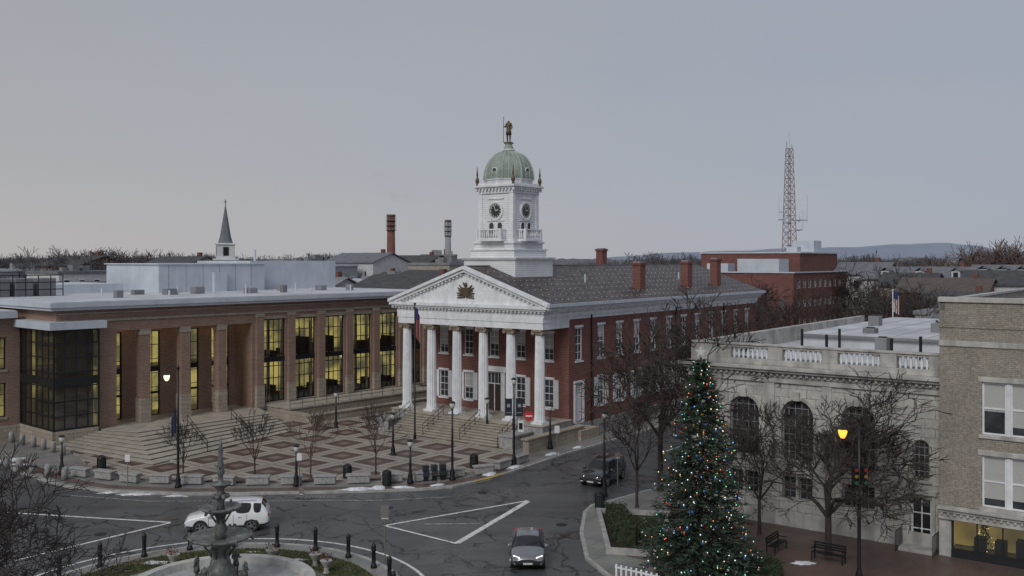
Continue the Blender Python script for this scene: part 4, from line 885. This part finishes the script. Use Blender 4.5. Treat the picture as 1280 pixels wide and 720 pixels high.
# ------------------------------------------------------------ vehicles
def car(name,loc,heading,paint,kind,lit):
    if kind=='suv': Wd=.97; S=[(-2.42,.80,.42,.88,.70,.98),(-2.36,.90,.34,1.0,.76,1.12),(-2.22,.95,.30,1.05,.76,1.4),(-1.98,.97,.27,1.07,.74,1.69),(-1.5,.97,.25,1.07,.73,1.74),(-1.42,.97,.25,1.07,.73,1.75),(-.42,.97,.24,1.05,.74,1.77),(-.33,.97,.24,1.05,.74,1.77),(.42,.97,.24,1.03,.72,1.72),(.6,.97,.24,1.02,.70,1.66),(1.28,.96,.25,1.02,.80,1.14),(1.42,.96,.25,.98,.78,1.08),(2.0,.93,.27,.90,.70,.99),(2.28,.88,.32,.80,.62,.90),(2.40,.78,.4,.66,.5,.74)]
    else: Wd=.9; S=[(-2.3,.74,.45,.8,.62,.88),(-2.22,.84,.34,.92,.68,1.0),(-1.9,.89,.28,.96,.7,1.06),(-1.65,.9,.24,.96,.66,1.12),(-1.0,.9,.22,.95,.6,1.42),(-.9,.9,.22,.95,.6,1.44),(-.32,.9,.21,.94,.61,1.49),(-.24,.9,.21,.94,.61,1.49),(.3,.9,.21,.92,.6,1.46),(.5,.9,.21,.91,.6,1.41),(1.2,.9,.22,.9,.7,1.03),(1.34,.9,.22,.88,.68,.99),(1.85,.87,.25,.82,.62,.9),(2.15,.82,.3,.74,.55,.82),(2.28,.72,.38,.6,.45,.66)]
    g=G(name,loc,heading)
    verts=[]
    for (x,w_,zb,belt,wr,zt) in S:
        half=[(0,zb),(w_*.82,zb),(w_*.97,zb+.16),(w_,(zb+.16+belt)/2+.04),(w_*.965,belt),(wr,zt-.07),(wr*.8,zt-.012),(0,zt+.015)]
        verts+=[(x,y,z) for y,z in half]+[(x,-y,z) for y,z in reversed(half[1:-1])]
    k=14; faces=[];mi=[]
    def band_(j): return j if j<7 else 13-j
    ns=len(S)
    for i in range(ns-1):
        for j in range(k):
            j2=(j+1)%k; faces.append((i*k+j,i*k+j2,(i+1)*k+j2,(i+1)*k+j)); b=band_(j); m=0
            pil=(S[i+1][0]-S[i][0])<.11
            if b<=1: m=2 if (b==0 or kind=='suv') else 0
            if b==4 and 3<=i<=9 and not pil: m=1
            if b in (5,6):
                if i==9: m=1
                if kind=='suv' and i==2: m=1
                if kind!='suv' and i==3: m=1
            mi.append(m)
    faces.append(tuple(range(k-1,-1,-1))); mi.append(0); faces.append(tuple((ns-1)*k+i for i in range(k))); mi.append(2)
    me=bpy.data.meshes.new('body'); me.from_pydata(verts,[],faces)
    for m_ in (paint,CARGL,PLAST): me.materials.append(m_)
    me.polygons.foreach_set('material_index',mi); me.polygons.foreach_set('use_smooth',[True]*len(mi))
    bm=bmesh.new(); bm.from_mesh(me); bmesh.ops.recalc_face_normals(bm,faces=bm.faces)
    cl_=bm.edges.layers.float.get('crease_edge') or bm.edges.layers.float.new('crease_edge')
    for e in bm.edges:
        ms={f.material_index for f in e.link_faces}
        if len(ms)>1: e[cl_]=.75
        elif 0 in ms and len(e.link_faces)==2 and e.calc_face_angle(0)>.5: e[cl_]=.35
    bm.to_mesh(me); bm.free()
    o=bpy.data.objects.new('body',me); scene.collection.objects.link(o); o.parent=g.e
    s=o.modifiers.new('s','SUBSURF'); s.levels=2; s.render_levels=2
    wr_=.37 if kind=='suv' else .34; xw=(1.48,-1.42) if kind=='suv' else (1.42,-1.38)
    ty=g.p('tyres',RUBBER,False); al=g.p('wheels',ALLOY); ar_=g.p('wheel_arches',PLAST); dk=g.p('wheel_discs',BLACK)
    for x in xw:
        for s_ in (-1,1):
            yo=s_*Wd; ty.tube((x,s_*(Wd-.24),wr_),(x,yo+s_*.005,wr_),wr_,wr_,24); dk.tube((x,yo,wr_),(x,yo+s_*.01,wr_),wr_*.70,wr_*.70,20)
            al.tube((x,yo+s_*.01,wr_),(x,yo+s_*.03,wr_),wr_*.16,wr_*.14,12)
            for q in range(5):
                a=q*1.2566; c_,s2=math.cos(a),math.sin(a); al.tube((x+.03*c_,yo+s_*.02,wr_+.03*s2),(x+wr_*.66*c_,yo+s_*.015,wr_+wr_*.66*s2),.045,.035,4)
            for q in range(20):
                a,b=q*.31416,(q+1)*.31416; al.tube((x+wr_*.68*math.cos(a),yo+s_*.012,wr_+wr_*.68*math.sin(a)),(x+wr_*.68*math.cos(b),yo+s_*.012,wr_+wr_*.68*math.sin(b)),.018,n=4)
            pts=[(x+(wr_+.07)*math.cos(a),wr_+(wr_+.07)*math.sin(a)) for a in [math.pi*i/14 for i in range(15)]]
            pts=[(x+(wr_+.07),.26)]+pts+[(x-(wr_+.07),.26)]
            nn=len(ar_.v)
            ar_.v+=[(p,s_*(Wd-.3),z) for p,z in pts]+[(p,s_*(Wd-.012),z) for p,z in pts]; K=len(pts); ar_.f.append(tuple(nn+K+i for i in range(K)))
            for i in range(K-1): ar_.f.append((nn+i,nn+i+1,nn+K+i+1,nn+K+i))
    xf=S[-2][0]; xr=S[1][0]; zf=.68 if kind=='suv' else .62
    hl=g.p('headlamps',HEADL if lit else HEADO,bevel=.02)
    for s_ in (-1,1):
        y0=s_*(Wd-.36)
        hl.hexa([(xf-.12,y0+s_*.22,zf),(xf+.09,y0-s_*.12,zf),(xf+.07,y0-s_*.12,zf+.13),(xf-.12,y0+s_*.22,zf+.17)]+[(xf-.34,y0+s_*.235,zf+.02),(xf-.1,y0-s_*.12,zf),(xf-.1,y0-s_*.12,zf+.13),(xf-.34,y0+s_*.235,zf+.17)])
        g.p('tail_lamps',TAILR,bevel=.02).box(xr-.045,xr+.14,min(s_*(Wd-.38),s_*(Wd-.10)),max(s_*(Wd-.38),s_*(Wd-.10)),.85,1.02)
        g.p('mirrors',paint,True,bevel=.03).box(S[10][0]-.42,S[10][0]-.22,s_*(Wd+.08)-.1,s_*(Wd+.08)+.1,S[10][3]-.02,S[10][3]+.16)
        for xx in ((.25,-.75) if kind=='suv' else (.2,-.7)): g.p('door_handles',ALLOY).box(xx-.1,xx+.1,s_*(Wd-.02)-.02,s_*(Wd-.02)+.02,.86,.9)
        for xx in (1.02,-.38,-1.15): g.p('door_seams',BLACK).box(xx-.009,xx+.009,s_*(Wd-.012)-.008,s_*(Wd-.012)+.004,.36,S[7][3]-.03)
        g.p('fog_lamps',HEADO).box(xf-.02,xf+.09,s_*(Wd-.3)-.1,s_*(Wd-.3)+.1,.42,.48)
        if kind=='suv': g.p('roof_rails',ALLOY).tube((-1.7,s_*.66,1.79),(.4,s_*.66,1.76),.025)
    g.p('grille',PLAST,bevel=.02).box(xf-.1,xf+.105,-.42,.42,zf-.16,zf+.06); g.p('grille_chrome',ALLOY).box(xf-.05,xf+.115,-.42,.42,zf-.03,zf-.005); g.p('grille_chrome',ALLOY).box(xf-.05,xf+.115,-.1,.1,zf-.06,zf+.04)
    g.p('number_plate',PLATE).box(xr-.085,xr-.05,-.26,.26,.72,.86); g.p('front_plate',PLATE).box(xf+.1,xf+.125,-.24,.24,.40,.5)
    for s_ in (-1,1): g.p('wipers',BLACK).tube((S[10][0]-.02,s_*.1,S[10][5]+.02),(S[10][0]-.3,s_*.1+.5,S[10][5]+.25 if kind=='suv' else S[10][5]+.17),.012)
    g.done()
PW_=P0('white_car_paint',(.8,.81,.82),.25,0,.5,1); PG=P0('grey_car_paint',(.20,.21,.22),.3,.4,.5,1); PB_=P0('black_car_paint',(.02,.021,.024),.2,.2,.5,1)
car('white_suv',(-16.9,57.2,0),math.radians(190),PW_,'suv',False)
car('grey_sedan',(.85,51.4,0),math.radians(-91),PG,'sedan',True)
car('black_suv',(6.6,69.4,0),math.radians(-118),PB_,'suv',True)
# ------------------------------------------------------------ street furniture
NAVY=P0('banner_navy',(.012,.016,.028),.7); BANW=P0('banner_print',(.3,.3,.32),.7); GLOBE=P0('lamp_globe',(.6,.6,.56),.3); LIT=EM('amber_lamp',(1,.33,.04),2.6,small=True); LITS=EM('lamp_glow',(1,.85,.6),1.3,small=True)
REDS=P0('sign_red',(.5,.03,.03),.5); SIGNW=P0('sign_white',(.7,.7,.7),.5); SIGNB=P0('sign_back',(.22,.2,.18),.6,.3)
def lamp(x,y,h,rot=0,banner=False,lit=False,arm=True,z=.14,name='street_lamp',mat_lit=None):
    g=G(name,(x,y,z),rot); b=g.p('pole',BLACK,True)
    b.lathe(0,0,[(.24,0),(.24,.12),(.17,.25),(.19,.5),(.12,.75),(.09,.95),(.085,h*.5),(.06,h)],12); b.lathe(0,0,[(.12,h*.5),(.12,h*.5+.08)],12)
    b.lathe(0,0,[(.06,h),(.11,h+.05),(.02,h+.35)],10)
    def head(px,pz,ml):
        g.p('lamp_head',BLACK).lathe(px,0,[(.06,pz+.5),(.2,pz+.42),(.25,pz+.36),(.05,pz+.36)],12); g.p('globe',ml,True).lathe(px,0,[(.09,pz-.06),(.17,pz+.08),(.22,pz+.26),(.18,pz+.36)],12); g.p('lamp_head',BLACK).lathe(px,0,[(.04,pz-.14),(.11,pz-.06)],10)
    ml=mat_lit or (LIT if lit else GLOBE)
    if arm:
        for i in range(8):
            a,c=math.pi*i/8,math.pi*(i+1)/8; g.p('arm',BLACK).tube((-.4+.4*math.cos(a),0,h-.1+.35*math.sin(a)),(-.4+.4*math.cos(c),0,h-.1+.35*math.sin(c)),.03)
        head(-.8,h-.72,ml)
    else: head(0,h,ml)
    if banner:
        for s in ((-1,1) if banner==2 else (1,)):
            g.p('banner_arms',BLACK).tube((0,0,h*.82),(s*.75,0,h*.82),.02); g.p('banner_arms',BLACK).tube((0,0,h*.82-1.3),(s*.75,0,h*.82-1.3),.02)
            g.p('banner',NAVY).box(s*.42-.27,s*.42+.27,-.012,.012,h*.82-1.28,h*.82-.02); g.p('banner_print',BANW).box(s*.42-.12,s*.42+.12,-.018,-.013,h*.82-.65,h*.82-.4); g.p('banner_print',BANW).box(s*.42-.2,s*.42+.2,-.018,-.013,h*.82-1.1,h*.82-1.05)
    return g
g=lamp(-23.3,67,8.2,0,0,False,True,mat_lit=LITS)
f=g.p('drooping_flag',P0('flag_navy',(.03,.035,.07),.8))
for k in range(6): f.hexa([(-.12-.06*k,.05*math.sin(k*2),3.9-.1*k),(-.18-.06*k,.05*math.sin(k*2+2),3.85-.1*k),(-.18-.06*k,.05*math.sin(k*2+2)+.02,3.85-.1*k),(-.12-.06*k,.05*math.sin(k*2)+.02,3.9-.1*k),(-.12-.06*k,.05*math.sin(k*2),5.6-.16*k),(-.18-.06*k,.05*math.sin(k*2+2),5.5-.16*k),(-.18-.06*k,.05*math.sin(k*2+2)+.02,5.5-.16*k),(-.12-.06*k,.05*math.sin(k*2)+.02,5.6-.16*k)])
g.p('flag_staff',BLACK).tube((0,0,5.2),(-.7,0,5.9),.02); g.done()
g=lamp(-4.3,69.2,5.2,0,0,False,False); g.p('arm',BLACK).tube((0,0,4.7),(.5,0,4.7),.03); g.p('arm',BLACK).tube((0,0,4.7),(-.5,0,4.7),.03); g.done()
g=lamp(.15,74,6.3,0,2,False,False); g.p('no_entry_disc',REDS).tube((1.15,-.1,3.85),(1.15,-.13,3.85),.38,n=20); g.p('no_entry_bar',SIGNW).box(.9,1.4,-.145,-.131,3.79,3.91); g.p('sign_arm',BLACK).tube((0,0,3.85),(1.3,0,3.85),.03); g.p('sign_panel',SIGNW).box(.3,.75,-.03,0,2.6,3.5); g.p('sign_print',BLACK).box(.38,.67,-.036,-.031,2.8,3.3); g.done()
g=lamp(16.85,46.6,8.0,0,0,True,True)
ts=g.p('signal_housing',BLACK,bevel=.02); ts.box(-.34,-.12,-.12,.12,4.9,5.9); ts.box(.12,.34,-.12,.12,4.9,5.9)
for k in range(3):
    for s in (-.23,.23): g.p('signal_visors',BLACK).tube((s,-.12,5.1+k*.31),(s,-.3,5.1+k*.31),.11,n=10)
    ml=P0('signal_lens%d'%k,((.02,.12,.05),(.25,.15,.02),(.25,.02,.02))[k],.2)
    for s in (-.23,.23): g.p('signal_lenses_%d'%k,ml).tube((s,-.3,5.1+k*.31),(s,-.305,5.1+k*.31),.09,n=10)
g.done()
lamp(6.2,64.5,5.2,0,0,False,False).done()
for (x,y,h) in ((-15.1,67.2,2.4),(-7.2,68.0,2.6),(-33.2,70.8,2.4),(-9.6,77.5,3),(-16.5,90,3),(-2.2,84.5,3.2),(-10,95,3.2),(3.2,80.5,3.2)): lamp(x,y,h,0,0,False,False,.2,'pathway_lamp').done()
def sign(x,y,h,w_,hh,mat,z=.14,rot=0,name='traffic_sign'):
    g=G(name,(x,y,z),rot); g.p('post',SIGNB).tube((0,.03,0),(0,.03,h),.035); g.p('plate',mat,bevel=.01).box(-w_/2,w_/2,-.02,.0,h-hh,h); g.p('face_border',SIGNW).box(-w_/2+.05,w_/2-.05,-.026,-.021,h-hh+.05,h-hh+.09); g.done()
sign(-6.75,51.0,2.9,.45,.75,SIGNB,.05); sign(-12.4,56.5,2.6,.3,.45,SIGNB,.0); sign(-14.8,66.8,2.4,.35,.5,SIGNW); sign(3.6,76.8,2.6,.4,.6,SIGNW); sign(-26.8,66.9,2.3,.35,.5,SIGNW); sign(7.4,67.2,2.4,.35,.45,SIGNB)
sign(11.0,86,2.6,.45,.6,SIGNW)
FR_=P0('flag_red',(.3,.03,.04),.8); FB_=P0('flag_blue',(.02,.03,.12),.8)
def flagpole(x,y,H,z0=.25,s=1.0):
    g=G('flagpole',(x,y,z0)); g.p('pole',BLACK if s==1 else SIGNW,True).lathe(0,0,[(.14,0),(.12,.4),(.08,.6),(.05,H)],10); g.p('finial',BRONZE).ball((0,0,H+.1),.12)
    fl=g.p('flag',FR_); fb=g.p('flag_canton',FB_); fw=g.p('flag_stripes',SIGNW); D=H-10.9-.3
    for k in range(9):
        x0=.05+.045*k*s; yy=lambda q:.12*math.sin(q*1.9); w_=.045*s
        (fw if k%3==1 else fl).hexa([(x0,yy(k),8.4-.06*k+D),(x0+w_,yy(k+1),8.35-.06*k+D),(x0+w_,yy(k+1)+.02,8.35-.06*k+D),(x0,yy(k)+.02,8.4-.06*k+D),(x0,yy(k),10.9-.08*k+D),(x0+w_,yy(k+1),10.85-.08*k+D),(x0+w_,yy(k+1)+.02,10.85-.08*k+D),(x0,yy(k)+.02,10.9-.08*k+D)])
    fb.hexa([(.04,-.03,10.0+D),(.3*s,-.16,9.9+D),(.3*s,.16,9.9+D),(.04,.05,10.0+D),(.04,-.03,10.95+D),(.3*s,-.16,10.8+D),(.3*s,.16,10.8+D),(.04,.05,10.95+D)]); g.done()
flagpole(-8.55,84.5,11.8); flagpole(47.6,120,12.4,0,2.0)
def alongs(pts,step):
    res=[];acc=0
    for a,b in zip(pts,pts[1:]):
        a=Vector(a);b=Vector(b);L=(b-a).length;t=(b-a)/L; s=acc
        while s<L: res.append((a+t*s,math.atan2(t.y,t.x))); s+=step
        acc=s-L
    return res
for p,a in alongs([(-31.6,70.3),(-27,68.4),(-20,67.6),(-13,67.9),(-6.7,68.8),(-2.0,71.2),(.9,75.2)],2.35):
    mb=MB(GRAN,bevel=.03); w_=U(.7,.8); mb.box(-w_,w_,-.25,.25,.1,.58); mb.box(-w_-.1,w_+.1,-.3,.3,.58,.72); single('granite_bench',mb,(p.x,p.y,.1),a+U(-.03,.03))
for pts,st_ in (([(-46,79.5),(-40.2,74.6),(-35,70.8),(-31.3,68.8)],1.9),([(-45,84.5),(-40,81),(-36,77.5)],1.8)):
    for p,a in alongs(pts,st_):
        mb=MB(GRAN,True); mb.lathe(0,0,[(.24,0),(.22,.8),(.17,.9),(.05,.94)],14); single('granite_bollard',mb,(p.x,p.y,.14))
BG=P0('bin_green',(.02,.03,.025),.5)
for (x,y) in ((-8.8,67.5),(-2.9,73.2),(-11.9,69.4),(5.6,61.2),(-31,72.5)):
    g=G('litter_bin',(x,y,.14)); b=g.p('body',BG); b.lathe(0,0,[(.26,0),(.3,.1),(.3,.85),(.33,.9)],14); g.p('lid',BLACK).lathe(0,0,[(.33,.9),(.3,1.0),(.12,1.12)],14)
    for k in range(14): a=k*.449; g.p('slats',BLACK).tube((.31*math.cos(a),.31*math.sin(a),.08),(.31*math.cos(a),.31*math.sin(a),.86),.015)
    g.done()
for i,(x,y) in enumerate(((-6.2,68.9),(-5.6,69.1),(-5.0,69.3))):
    g=G('newspaper_box',(x,y,.14),.3); g.p('cabinet',P0('box_paint%d'%i,((.03,.04,.06),(.05,.05,.05),(.02,.04,.03))[i],.4),bevel=.02).box(-.22,.22,-.2,.2,.35,1.15); g.p('window',GLASS).box(-.17,.17,-.215,-.201,.7,1.08); g.p('legs',BLACK).box(-.18,.18,-.15,.15,0,.35); g.done()
def pbench(x,y,rot):
    g=G('park_bench',(x,y,.15),rot)
    for k in range(4): g.p('seat',BLACK).box(-.85,.85,-.25+k*.12,-.16+k*.12,.43,.46)
    for k in range(3): g.p('backrest',BLACK).box(-.85,.85,.26+k*.02,.28+k*.02,.55+k*.13,.64+k*.13)
    for s in (-.8,.8): g.p('legs',BLACK).box(s-.03,s+.03,-.24,-.19,0,.43); g.p('legs',BLACK).box(s-.03,s+.03,.22,.27,0,.85); g.p('arms',BLACK).box(s-.03,s+.03,-.25,.25,.63,.67)
    g.done()
pbench(14.4,52.2,ROTU); pbench(16.6,50.4,ROTU-math.pi/2)
g=G('iron_fence',(0,0,.14),ROTU); f=g.p('bars',BLACK)
for k in range(110): f.tube((74.5+k*.35,45.9,0),(74.5+k*.35,45.9,1.05),.02,n=4)
for z in (.15,.95): f.tube((74.5,45.9,z),(113,45.9,z),.028,n=4)
g.p('plinth',GRAN).box(74.3,113,45.75,46.05,0,.12); g.done()
mb=MB(BSTONE,bevel=.04); mb.box(63.6,72,46.0,46.6,0,1.1); mb.box(63.4,72.1,45.9,46.7,1.1,1.25); mb.box(71,74,45.7,47.1,0,.9); single('sandstone_wall',mb,(0,0,.1),ROTU)
random.seed(3)
def snow(x,y,a,b,h,z=.14,rot=0):
    mb=MB(SNOW,True); N=26
    for j,(rr,zz) in enumerate(((1,0),(.85,.5),(.5,.9),(.15,1))):
        for i in range(N): t=6.283*i/N; k=rr*(1+.95*noise.noise(Vector((math.cos(t)*2.6+x,math.sin(t)*2.6+y,j*.3)))); mb.v.append((a*k*math.cos(t),b*k*math.sin(t),h*zz*(1+.5*noise.noise(Vector((i*.7,j,x))))))
    for j in range(3):
        for i in range(N): mb.f.append((j*N+i,j*N+(i+1)%N,(j+1)*N+(i+1)%N,(j+1)*N+i))
    mb.f.append(tuple(3*N+i for i in range(N))); single('snow_patch',mb,(x,y,z),rot)
for s in ((-39.6,76.0,1.1,.5,.12,.15,.7),(-38.0,74.4,.6,.2,.08,.15),(-25.5,65.5,1.3,.3,.07,.01,.1),(-27.4,66.1,.9,.22,.07,.01,.4),(-22.8,65.0,.7,.2,.05,.01),(-10.6,66.3,1.1,.35,.14,.15),(-9.2,66.5,.5,.3,.2,.15),(-7.6,66.9,.7,.25,.1),(-5.2,67.6,.5,.2,.08,.15,.5),(-1.6,71.0,.6,.35,.13,.15,.9),(.2,73.4,.7,.3,.12,.15,.9),(3.2,78.3,.7,.3,.1,.15,.9),(5.6,81.2,.6,.25,.1,.15,.9),(-14,52.1,.6,.2,.05,.13),(-18.6,50.2,.7,.3,.06,.17),(-11.5,50.6,.6,.25,.06,.17),(-30.5,72.2,.8,.3,.1),(15.2,50.2,.6,.3,.08),(10.5,42,1,.5,.1),(-27.5,75.5,.9,.4,.08,.25)): snow(*s)
# ------------------------------------------------------------ fountain island
C0=(-14.3,44.5)
cir=lambda r,n=72:[(C0[0]+r*math.cos(2*math.pi*i/n),C0[1]+r*math.sin(2*math.pi*i/n)) for i in range(n)]
slab('island_paving',cir(9.3),.13,SIDEW); mb=MB(KERB); strip(mb,cir(9.3),.25,.002,.145,True); single('island_kerb',mb)
mb=MB(GRASS); ca_,cb_=cir(8.2),cir(6.2)
for i in range(72): j=(i+1)%72; mb.hexa([(*ca_[i],.1),(*ca_[j],.1),(*cb_[j],.1),(*cb_[i],.1),(*ca_[i],.17),(*ca_[j],.17),(*cb_[j],.17),(*cb_[i],.17)])
random.seed(8)
for i in range(9000):
    a=U(0,math.pi); r=U(6.25,8.15); x=C0[0]+r*math.cos(a); y=C0[1]+r*math.sin(a); t=U(0,3.14); mb.poly([(x-.03*math.cos(t),y-.03*math.sin(t),.16),(x+.03*math.cos(t),y+.03*math.sin(t),.16),(x+U(-.05,.05),y+U(-.05,.05),.17+U(.05,.14))])
single('grass',mb)
g=G('memorial_fountain',(-13.75,45.3,.12)); ba=g.p('basin',M('basin_stone',(.55,.54,.51),(.4,.39,.37),scale=1.5,grime=.4)); n=48
pr=[(4.5,0),(4.5,.12),(4.3,.18),(4.25,.5),(4.4,.56),(4.4,.68),(3.95,.68),(3.9,.3)]
for k in range(len(pr)-1):
    for i in range(n):
        a,b=2*math.pi*i/n,2*math.pi*(i+1)/n; (r0,z0),(r1,z1)=pr[k],pr[k+1]; ba.poly([(r0*math.cos(a),r0*math.sin(a),z0),(r0*math.cos(b),r0*math.sin(b),z0),(r1*math.cos(b),r1*math.sin(b),z1),(r1*math.cos(a),r1*math.sin(a),z1)])
g.p('basin_floor',M('fountain_floor',(.42,.43,.42),(.3,.31,.3),scale=2)).lathe(0,0,[(3.95,.2),(3.95,.33)],48)
IR=M('fountain_iron',(.10,.105,.10),(.28,.28,.26),rough=.5,scale=3,lo=.45,hi=.8); f=g.p('pedestal',IR,True)
f.lathe(0,0,[(1.15,.3),(1.15,.6),(.8,.75),(.7,1.3),(.5,1.5),(.38,2.0),(.42,2.2),(.55,2.45),(1.0,2.62),(1.42,2.8),(1.5,2.9),(1.42,2.92),(.9,2.78),(.3,2.75)],24)
f.lathe(0,0,[(.3,2.7),(.26,3.0),(.34,3.2),(.2,3.5),(.22,3.8),(.4,3.98),(.85,4.12),(1.0,4.25),(.92,4.27),(.5,4.15),(.2,4.12)],20)
f.lathe(0,0,[(.2,4.1),(.16,4.4),(.22,4.6),(.14,4.9),(.18,5.1),(.45,5.28),(.52,5.36),(.3,5.3),(.12,5.35),(.11,5.7),(.2,5.85),(.1,6.1),(.14,6.25),(.09,6.6),(.12,6.9),(.08,7.1),(.03,7.5)],16)
for i in range(8):
    a=i*.785; f.tube((1.4*math.cos(a),1.4*math.sin(a),2.88),(1.55*math.cos(a),1.55*math.sin(a),2.7),.08,.04); f.ball((1.48*math.cos(a),1.48*math.sin(a),2.93),.09)
for i in range(6):
    a=i*1.047+.3; f.tube((.38*math.cos(a),.38*math.sin(a),1.9),(.75*math.cos(a),.75*math.sin(a),2.45),.07,.05); f.tube((.2*math.cos(a),.2*math.sin(a),3.5),(.5*math.cos(a),.5*math.sin(a),4.0),.05,.04); f.ball((.9*math.cos(a),.9*math.sin(a),.95),.22); f.ball((.96*math.cos(a),.96*math.sin(a),4.3),.07); f.ball((.3*math.cos(a),.3*math.sin(a),4.75),.13)
for i in range(4): a=i*1.57; f.tube((.1*math.cos(a),.1*math.sin(a),6.0),(.28*math.cos(a),.28*math.sin(a),6.25),.04,.02)
g.done()
for i in range(4):
    a=math.radians(45+90*i)+.5; p=(-13.75+1.3*math.cos(a),45.3+1.3*math.sin(a),.75); figure('fountain_figure',p,a-math.pi/2,1.25,IR,'')
for i in range(12):
    a=math.radians(4+i*15.5); x=C0[0]+8.75*math.cos(a); y=C0[1]+8.75*math.sin(a); mb=MB(BLACK,True); mb.lathe(0,0,[(.17,0),(.17,.12),(.11,.2),(.1,.85),(.14,.9),(.1,.95),(.13,1.05),(.1,1.2),(.02,1.27)],12); single('iron_bollard',mb,(x,y,.13))
BLM=P0('bloom_red',(.3,.03,.04),.6)
for (x,y) in ((-10.2,49.7),(-12.6,50.4),(-17.5,49.6),(-9.4,48.6)):
    g=G('flower_urn',(x,y,.15)); g.p('urn',STONEP).lathe(0,0,[(.2,0),(.12,.1),(.12,.3),(.3,.6),(.33,.65)],12)
    for k in range(60): a=U(0,6.28); r=.3*math.sqrt(R()); p=Vector((r*math.cos(a),r*math.sin(a),.65+U(0,.35))); (g.p('blooms',BLM) if k%3==0 else g.p('leaves',HEDGE)).poly([p,p+Vector((U(-.1,.1),U(-.1,.1),.08)),p+Vector((U(-.1,.1),U(-.1,.1),-.04))])
    g.done()
# ------------------------------------------------------------ Christmas tree
random.seed(77)
g=G('christmas_tree',(9.35,47.6,.14)); tk=g.p('trunk',BARK); tk.tube((0,0,0),(0,0,11),.2,.03,8); nl=g.p('needles',EVER); H_=11.1
cols=[((1,.22,.1),1.7),((.2,.45,1),1.8),((1,.8,.5),1.6),((.25,.9,.5),1.2),((.85,.93,1),1.6)]
LM=[EM('string_light_%d'%i,c,s,small=True) for i,(c,s) in enumerate(cols)]; OM=[P0('bauble_red',(.45,.03,.03),.2,.4),P0('bauble_silver',(.6,.62,.65),.15,.8),P0('bauble_blue',(.06,.16,.42),.2,.4),P0('bauble_gold',(.6,.4,.1),.2,.8)]
for b in range(1050):
    t=R()**1.25; z=.7+t*(H_-.9); rad=2.85*(1-z/(H_+.25))**.88*(U(.6,1.18) if R()<.85 else U(1.1,1.32))+.08; a=U(0,6.283); ca2,sa=math.cos(a),math.sin(a)
    droop=U(-.28,.05); n=int(8+rad*8); p0=Vector((0,0,z)); p1=Vector((rad*ca2,rad*sa,z+droop*rad))
    if b%3==0: tk.tube(p0,p1,.03,.01,3,False)
    for k in range(n):
        s=1-(R()**1.5)*.75; c=p0.lerp(p1,s)+Vector((U(-.12,.12),U(-.12,.12),U(-.12,.08))); L=U(.14,.34); d1=Vector((ca2+U(-.8,.8),sa+U(-.8,.8),U(-.55,.45))).normalized()*L; sd=d1.cross(Vector((U(-1,1),U(-1,1),1))).normalized()*L*.2
        nl.poly([c-sd,c+sd,c+d1])
    if R()<.36: c=p1*1.0+Vector((ca2*.03,sa*.03,0)); i=random.randrange(5); g.p('lights_%d'%i,LM[i]).ball(c,.028,5,4)
    if R()<.26: c=p1+Vector((0,0,-.1)); i=random.randrange(4); g.p('baubles_%d'%i,OM[i],True).ball(c,U(.05,.085),8,6)
stp=[]
for k in range(10): r=.30 if k%2==0 else .12; a=math.pi/2+k*math.pi/5; stp.append((r*math.cos(a),r*math.sin(a)))
s_=g.p('star',P0('star_pale',(.6,.59,.55),.4)); nn=len(s_.v); s_.v+=[(x,-.04,11.3+z) for x,z in stp]+[(x,.04,11.3+z) for x,z in stp]; s_.f+= [tuple(range(nn,nn+10)),tuple(range(nn+10,nn+20))]+[(nn+i,nn+(i+1)%10,nn+10+(i+1)%10,nn+10+i) for i in range(10)]
g.done()
slab('planting_bed',[(5.4,60),(5.2,51.8),(8.0,51.2),(9.6,59.2)],.2,M('mulch',(.03,.022,.018),(.05,.036,.028),scale=5,bump=.5),.1)
mb=MB(KERB); strip(mb,[(5.4,60),(5.2,51.8),(8.0,51.2),(9.6,59.2)],.3,.1,.5,True); single('planter_wall',mb)
def hedge(x0,x1,y0,y1,h,n):
    mb=MB(HEDGE)
    mb.box(x0+.15,x1-.15,y0+.15,y1-.15,.2,.2+h*.8)
    for i in range(n):
        p=Vector((U(x0,x1),U(y0,y1),.2+U(0,h)+.1*math.sin(i))); q=Vector((U(-1,1),U(-1,1),U(-1,1)))*.11; r=Vector((U(-1,1),U(-1,1),U(-1,1)))*.11; mb.poly([p,p+q,p+r])
    single('hedge',mb)
hedge(5.7,7.0,53,59.5,.9,5000); hedge(7.2,8.4,52.2,56.5,.7,3000); hedge(10.8,13.5,47.5,49,.8,3000)
g=G('white_railing',(5.1,46.9,.14),math.radians(-38))
for k in range(9): g.p('pickets',WHITE).box(k*.28-.05,k*.28+.05,-.02,.02,0,1.0)
for z in (.3,.8): g.p('rails',WHITE).box(-.1,2.4,.021,.06,z,z+.08)
g.done()
